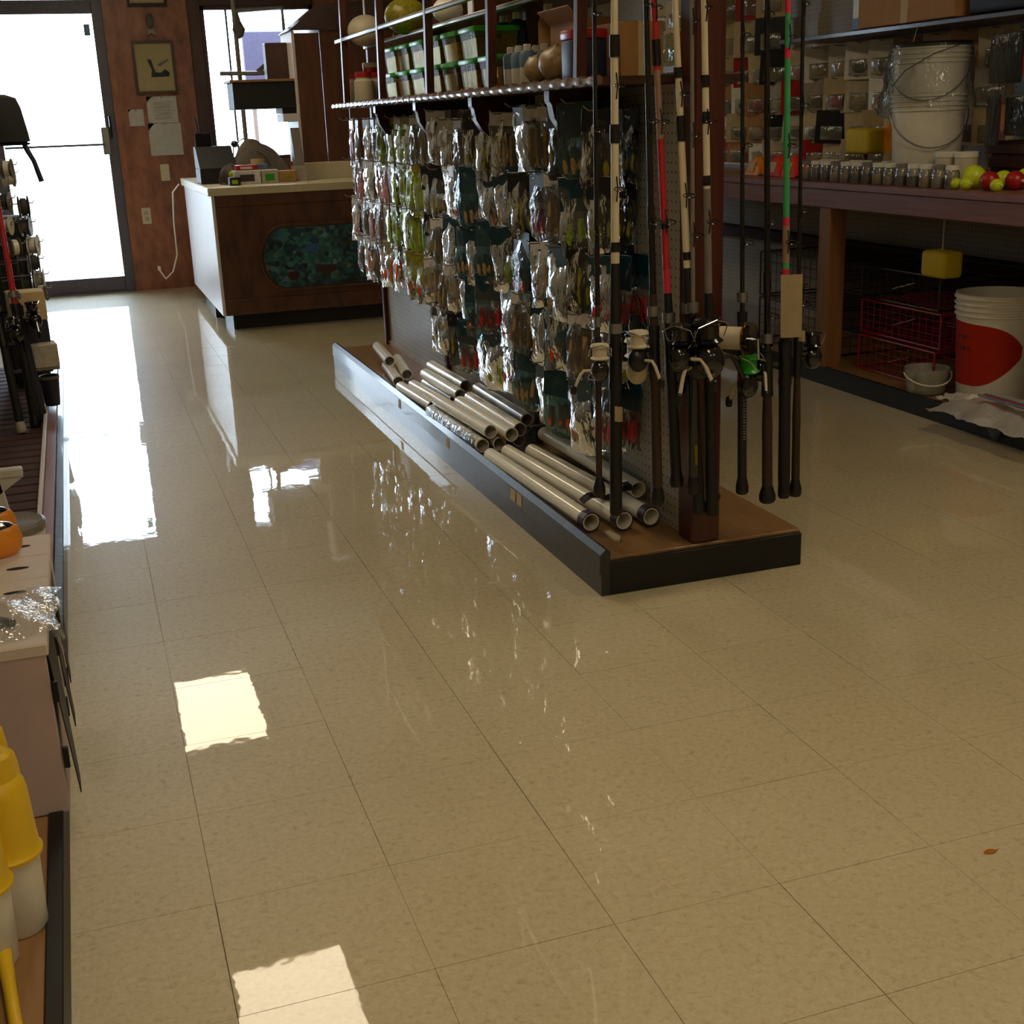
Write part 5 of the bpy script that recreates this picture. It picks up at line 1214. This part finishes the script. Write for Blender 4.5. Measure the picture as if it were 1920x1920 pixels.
# white cartons with hand holes
YC = [2.19, 2.41, 2.56, 2.71, 2.86]
CLAB = ['nearest white carton with tall mauve face under the clear bag', 'second white carton from the viewer on the left platform', 'third white carton from the viewer with dark hand hole', 'farthest white carton under the orange floats']
for q in range(4):
    y0, y1 = YC[q] + 0.002, YC[q + 1] - 0.002
    t = thing('carton', CLAB[q], 'carton', (-0.35, (y0 + y1) / 2, 0.081), 'white cartons on the left platform')
    wp(t, 'carton_body', MB().box(-0.62, y0, 0.0815, -0.148, y1, 0.398, 0.002), 'carton_mauve' if q == 0 else 'carton_white')
    wp(t, 'lid', MB().box(-0.625, y0 - 0.002, 0.39, -0.143, y1 + 0.001, 0.414, 0.003), 'carton_white')
    if q: wp(t, 'hand_hole', MB().prism([(-0.205 + 0.022 * math.cos(a), (y0 + y1) / 2 + 0.008 * math.sin(a)) for a in [2 * PI * k / 16 for k in range(16)]], 'z', 0.4135, 0.4148), 'dark_slot')
    if q < 3:
        wp(t, 'side_flap', MB().quadbox([(-0.126 - 0.004 * q, y0 + 0.0, 0.115 + 0.03 * q), (-0.124 - 0.004 * q, y0 + 0.0, 0.115 + 0.03 * q), (-0.124 - 0.004 * q, y0 + 0.03, 0.13 + 0.03 * q), (-0.126 - 0.004 * q, y0 + 0.03, 0.13 + 0.03 * q), (-0.1465, y0 + 0.01, 0.388), (-0.1445, y0 + 0.01, 0.388), (-0.1445, y1, 0.388), (-0.1465, y1, 0.388)]), 'kick_black')
        for z in (0.17, 0.30): wp(t, 'clip', MB().box(-0.146, y0 - 0.004, z, -0.136, y0 + 0.006, z + 0.04, 0.001), 'rubber_black')
for q, (x, y, lab) in enumerate([(-0.262, 2.735, 'nearer orange oval float with glossy dark top on the cartons'), (-0.278, 2.86, 'farther orange oval float with glossy dark top on the cartons')]):
    t = thing('oval_float', lab, 'float', (x, y, 0.4145), 'orange oval floats on the cartons', (0, 0, 0.35))
    lp(t, 'float_body', MB().lathe([(0.055, 0), (0.068, 0.012), (0.072, 0.035), (0.066, 0.055), (0.058, 0.062)], n=28, sy=0.55), 'orange_plastic')
    lp(t, 'dark_top', MB().lathe([(0.057, 0.060), (0.050, 0.068), (0.03, 0.074), (0.0, 0.076)], n=28, sy=0.55), 'gloss_black')
t = thing('plastic_bag', 'clear plastic bag with dark hardware lying on the nearest carton', 'plastic bag', (-0.28, 2.30, 0.415))
rg = random.Random(17)
wp(t, 'bag_film', MB().sheet(lambda u, v: (-0.50 + 0.375 * u + 0.006 * math.sin(v * 14), 2.225 + 0.25 * v + 0.008 * math.sin(u * 15), 0.418 + 0.02 * (math.sin(PI * u) * math.sin(PI * v)) ** 0.5 + 0.004 * math.sin(u * 21 + v * 9) + rg.uniform(0, 0.0015)), 18, 12), 'soft_film')
wp(t, 'hardware', MB().tube([(-0.42, 2.28, 0.424), (-0.30, 2.27, 0.425), (-0.215, 2.30, 0.424)], 0.009, 6).tube([(-0.40, 2.33, 0.424), (-0.26, 2.34, 0.426), (-0.20, 2.29, 0.424)], 0.008, 6).tube([(-0.45, 2.38, 0.424), (-0.30, 2.37, 0.425)], 0.007, 6), 'ink_dark')
t = thing('zip_bag', 'small clear zip bag tucked at the carton corner', 'plastic bag', (-0.13, 2.33, 0.40)); wp(t, 'bag_film', MB().sheet(lambda u, v: (-0.139 + 0.016 * u + 0.004 * math.sin(v * 9), 2.27 + 0.10 * v, 0.417 - 0.06 * u * 1.0), 5, 6), 'clear_film'); wp(t, 'seal_strip', MB().tube([(-0.14, 2.27, 0.419), (-0.14, 2.37, 0.419)], 0.003, 5), 'plastic_white')


def bait_bottle(x, y, lab, red=False):
    t = thing('bait_bottle', lab, 'bottle', (x, y, 0.0805), 'yellow-topped white bottles')
    lp(t, 'bottle_base', MB().lathe([(0.036, 0.0), (0.0395, 0.006), (0.043, 0.13), (0.043, 0.135)], n=28), 'plastic_white')
    lp(t, 'yellow_sleeve', MB().lathe([(0.049, 0.130), (0.050, 0.136), (0.046, 0.141), (0.0445, 0.16), (0.041, 0.235), (0.038, 0.252), (0.026, 0.266), (0.024, 0.268)], n=28), 'yellow_plastic')
    lp(t, 'spout_collar', MB().lathe([(0.030, 0.262), (0.030, 0.272), (0.027, 0.298), (0.02, 0.305)], n=24), 'yellow_plastic')
    if red: lp(t, 'red_cap', MB().lathe([(0.019, 0.304), (0.021, 0.309), (0.021, 0.332), (0.016, 0.337)], n=20), 'red_plastic')
    return t


bait_bottle(-0.222, 1.855, 'yellow-topped white bottle standing nearest the black edge')
bait_bottle(-0.262, 1.775, 'yellow-topped white bottle half cut by the left frame edge')
bait_bottle(-0.238, 1.945, 'yellow bottle with red cap behind the other bottles', True)
t = thing('hand_pump', 'yellow plastic pump handle lying nearest the viewer on the platform', 'pump', (-0.24, 1.68, 0.0805)); lp(t, 'handle', MB().tube([(-0.03, 0.12, 0.035), (-0.003, 0.09, 0.032), (0.008, 0.0, 0.014), (0.018, -0.08, 0.012), (0.024, -0.12, 0.012)], [0.012, 0.013, 0.0095, 0.0095, 0.014], 12), 'yellow_plastic'); lp(t, 'barrel', MB().cyl((-0.05, 0.02, 0.022), (-0.03, -0.12, 0.022), 0.021, n=16), 'ink_dark')
# grey lidded bucket and white stand behind the cartons
gb = bucket(-0.245, 3.08, 0.0805, 0.07, 0.078, 0.30, 'white bucket with grey lid behind the cartons', lid='blank_grey', rings=False, bail=False)
t = thing('shelf_stand', 'white folding metal stand with angled leg behind the cartons', 'stand', (-0.4, 3.55, 0.076))
wp(t, 'leg', MB().quadbox([(-0.255, 3.40, 0.076), (-0.225, 3.40, 0.076), (-0.225, 3.43, 0.076), (-0.255, 3.43, 0.076), (-0.335, 3.40, 0.62), (-0.305, 3.40, 0.62), (-0.305, 3.43, 0.62), (-0.335, 3.43, 0.62)]), 'white_metal')
wp(t, 'leg', MB().quadbox([(-0.60, 3.40, 0.076), (-0.57, 3.40, 0.076), (-0.57, 3.43, 0.076), (-0.60, 3.43, 0.076), (-0.62, 3.40, 0.62), (-0.59, 3.40, 0.62), (-0.59, 3.43, 0.62), (-0.62, 3.43, 0.62)]), 'white_metal')
wp(t, 'crossbar', MB().box(-0.62, 3.395, 0.415, -0.215, 3.425, 0.44, 0.004), 'white_metal')
wp(t, 'gusset', MB().prism([(-0.34, 0.415), (-0.215, 0.415), (-0.30, 0.36), (-0.34, 0.35)], 'y', 3.40, 3.41), 'white_metal')
wp(t, 'tray', MB().box(-0.62, 3.40, 0.60, -0.305, 3.70, 0.615, 0.003), 'white_metal')

# dark wire spinner rack with spools, hat and leaning rods
SX, SY = -0.48, 6.2
rkx = thing('wire_rack', 'tall dark wire display rack holding line spools at the left', 'rack', (SX, SY, 0.076))
for (x, y) in ((-0.36, 5.9), (-0.62, 5.9), (-0.36, 6.55), (-0.62, 6.55)):
    wp(rkx, 'post', MB().cyl((x, y, 0.076), (x, y, 1.75), 0.009, n=8), 'wire_black')
for z in (0.45, 0.80, 1.17, 1.55):
    wp(rkx, 'hoop', MB().tube([(-0.36, 5.9, z), (-0.62, 5.9, z), (-0.62, 6.55, z), (-0.36, 6.55, z)], 0.006, 6, closed=True), 'wire_black')
arms = [(6.02, 1.14, -0.25), (6.3, 1.10, -0.26), (6.05, 1.00, -0.28), (6.15, 0.97, -0.21), (6.05, 0.90, -0.29), (6.2, 0.885, -0.215), (6.1, 0.80, -0.27), (6.22, 0.795, -0.195), (6.15, 0.725, -0.20), (6.3, 0.70, -0.255), (6.2, 0.65, -0.19), (6.35, 0.62, -0.25), (6.3, 0.575, -0.19), (6.4, 0.53, -0.24)]
rg = random.Random(8)
for q, (y, z, sx) in enumerate(arms):
    wp(rkx, 'peg', MB().tube([(-0.36, y, z), (sx + 0.04, y, z + 0.004), (sx + 0.045, y, z + 0.014)], 0.003, 5), 'steel')
    t = thing('line_spool', f'{["pale", "white", "grey"][q % 3]} fishing line spool on the wire rack, {ORD[q + 1]} from the top', 'spool', (sx, y, z - 0.012), 'line spools on the left wire rack', (0, 0, rg.uniform(-.3, .3)))
    m_ = ['hat_brown', 'plastic_white', 'blank_grey'][q % 3]; R_ = 0.042 + 0.006 * (q % 2)
    mb = MB(); mb.lathe([(0.012, -0.022), (R_, -0.022), (R_, -0.018), (R_ * 0.62, -0.015), (R_ * 0.62, 0.015), (R_, 0.018), (R_, 0.022), (0.012, 0.022)], (0, 0, 0), 20, 'x', False, False); lp(t, 'flanges', mb, m_)
    lp(t, 'core', MB().lathe([(0.0125, -0.021), (0.0125, 0.021)], (0, 0, 0), 14, 'x', False, False), 'paper_cream')
    lp(t, 'line', MB().lathe([(R_ * 0.63, -0.014), (R_ * 0.80, -0.011), (R_ * 0.80, 0.011), (R_ * 0.63, 0.014)], (0, 0, 0), 20, 'x'), ['plastic_white', 'ink_dark', 'clear_film'][(q // 2) % 3])
t = thing('sun_hat', 'black sun hat with dangling chin strap against the bright door', 'hat', (-0.235, 5.2, 1.24)); lp(t, 'crown', MB().lathe([(0.115, 0.0), (0.112, 0.03), (0.098, 0.12), (0.085, 0.155), (0.05, 0.168), (0.0, 0.17)], n=26), 'cloth_black'); lp(t, 'brim', MB().lathe([(0.112, 0.018), (0.105, 0.0), (0.108, -0.012), (0.118, -0.004)], n=26), 'cloth_black'); lp(t, 'chin_strap', MB().tube([(0.09, -0.03, 0.0), (0.10, -0.04, -0.03), (0.118, -0.04, -0.07), (0.135, -0.04, -0.145)], [0.009, 0.010, 0.009, 0.010], 8), 'strap_navy'); lp(t, 'hanger', MB().tube([(0, 0.0, 0.165), (-0.03, 0.3, 0.22), (-0.125, 0.70, 0.24)], 0.003, 5), 'wire_black')
for q, (x, y, z0, hw, cols, lab) in enumerate([(-0.25, 5.88, 0.495, (0.075, 0.07, 0.125), ('paper_cream', 'navy'), 'upper cream and navy reel box on the wire rack'), (-0.205, 5.80, 0.30, (0.055, 0.06, 0.10), ('paper_grey', 'blank_grey'), 'lower cream reel box above the dark cup')]):
    t = thing('reel_box', lab, 'box', (x, y, z0), 'reel boxes on the left rack', (0, 0, 0.12)); lp(t, 'box_top', MB().box(-hw[0], -hw[1], 0, hw[0], hw[1], hw[2], 0.003), cols[0]); bd = 0.10 if q == 0 else 0.012
    lp(t, 'box_base', MB().box(-hw[0] * 0.98, -hw[1] * 0.98, -bd, hw[0] * 0.98, hw[1] * 0.98, -0.0005, 0.003), cols[1])
    wp(rkx, 'box_shelf', MB().box(-0.37, y - 0.05, z0 - bd - 0.007, x + 0.03, y + 0.05, z0 - bd - 0.001), 'wire_black')
t = thing('foam_cup', 'dark blue-grey tapered cup standing on the rub strip', 'cup', (-0.20, 5.86, 0.1125)); lp(t, 'cup_body', MB().lathe([(0.030, 0), (0.032, 0.004), (0.042, 0.13), (0.042, 0.135), (0.036, 0.132), (0.03, 0.01)], n=20), 'navy'); lp(t, 'rim_band', MB().lathe([(0.0435, 0.12), (0.0435, 0.134)], n=20, cap0=False, cap1=False), 'blank_grey')
G2 = 'rods leaning on the left rack'
rod(-0.272, 5.60, 0.078, -0.300, 'red-blanked rod leaning at the left with black reel', 'blank_red', 0.013, 'foam_black', 0.50, 0.020, reel=('spin', 0.2, 'gloss_black', 'gloss_black', 1.1, 'gloss_black', -1), seat=0.46, tipY=5.75, length=1.9, grp=G2, z_top=1.3, guides=False)
rod(-0.245, 5.70, 0.078, -0.33, 'navy-gripped rod leaning just behind the red-blanked rod', 'blank_black', 0.009, 'navy', 0.46, 0.020, reel=('spin', 0.5, 'gloss_black', 'steel', 1.0, 'gloss_black', 1), seat=0.44, tipY=5.8, length=1.9, grp=G2, z_top=1.3, guides=False)
rod(-0.325, 5.50, 0.078, -0.40, 'black rod leaning leftmost with pale tip cap', 'blank_black', 0.009, 'foam_black', 0.44, 0.018, cap='paper_grey', reel=('spin', -0.3, 'gloss_black', 'gloss_black', 1.0, 'gloss_black', 1), seat=0.42, tipY=5.75, length=1.9, grp=G2, z_top=1.3, guides=False)
t = thing('line_bin', 'dark round bin of line standing behind the leaning rods', 'bin', (-0.315, 6.72, 0.076)); lp(t, 'bin_body', MB().lathe([(0.09, 0), (0.095, 0.01), (0.10, 0.80), (0.095, 0.805)], n=24), 'black_paint'); lp(t, 'rim', MB().lathe([(0.101, 0.78), (0.105, 0.79), (0.105, 0.81), (0.09, 0.815)], n=24), 'ink_dark')

t = thing('fallen_leaf', 'tiny orange leaf scrap lying on the near right floor', 'leaf', (1.377, 1.564, 0.0))
lp(t, 'leaf_blade', MB().sheet(lambda u, v: ((u - 0.5) * 0.026, (v - 0.5) * 0.012 * math.sin(PI * (0.1 + 0.8 * u)), 0.0012 + 0.002 * math.sin(PI * u)), 6, 2, 0.0004), 'orange_plastic')
lp(t, 'leaf_stem', MB().tube([(0.012, 0, 0.0015), (0.02, 0.002, 0.0012)], 0.0006, 5), 'leg_wood')
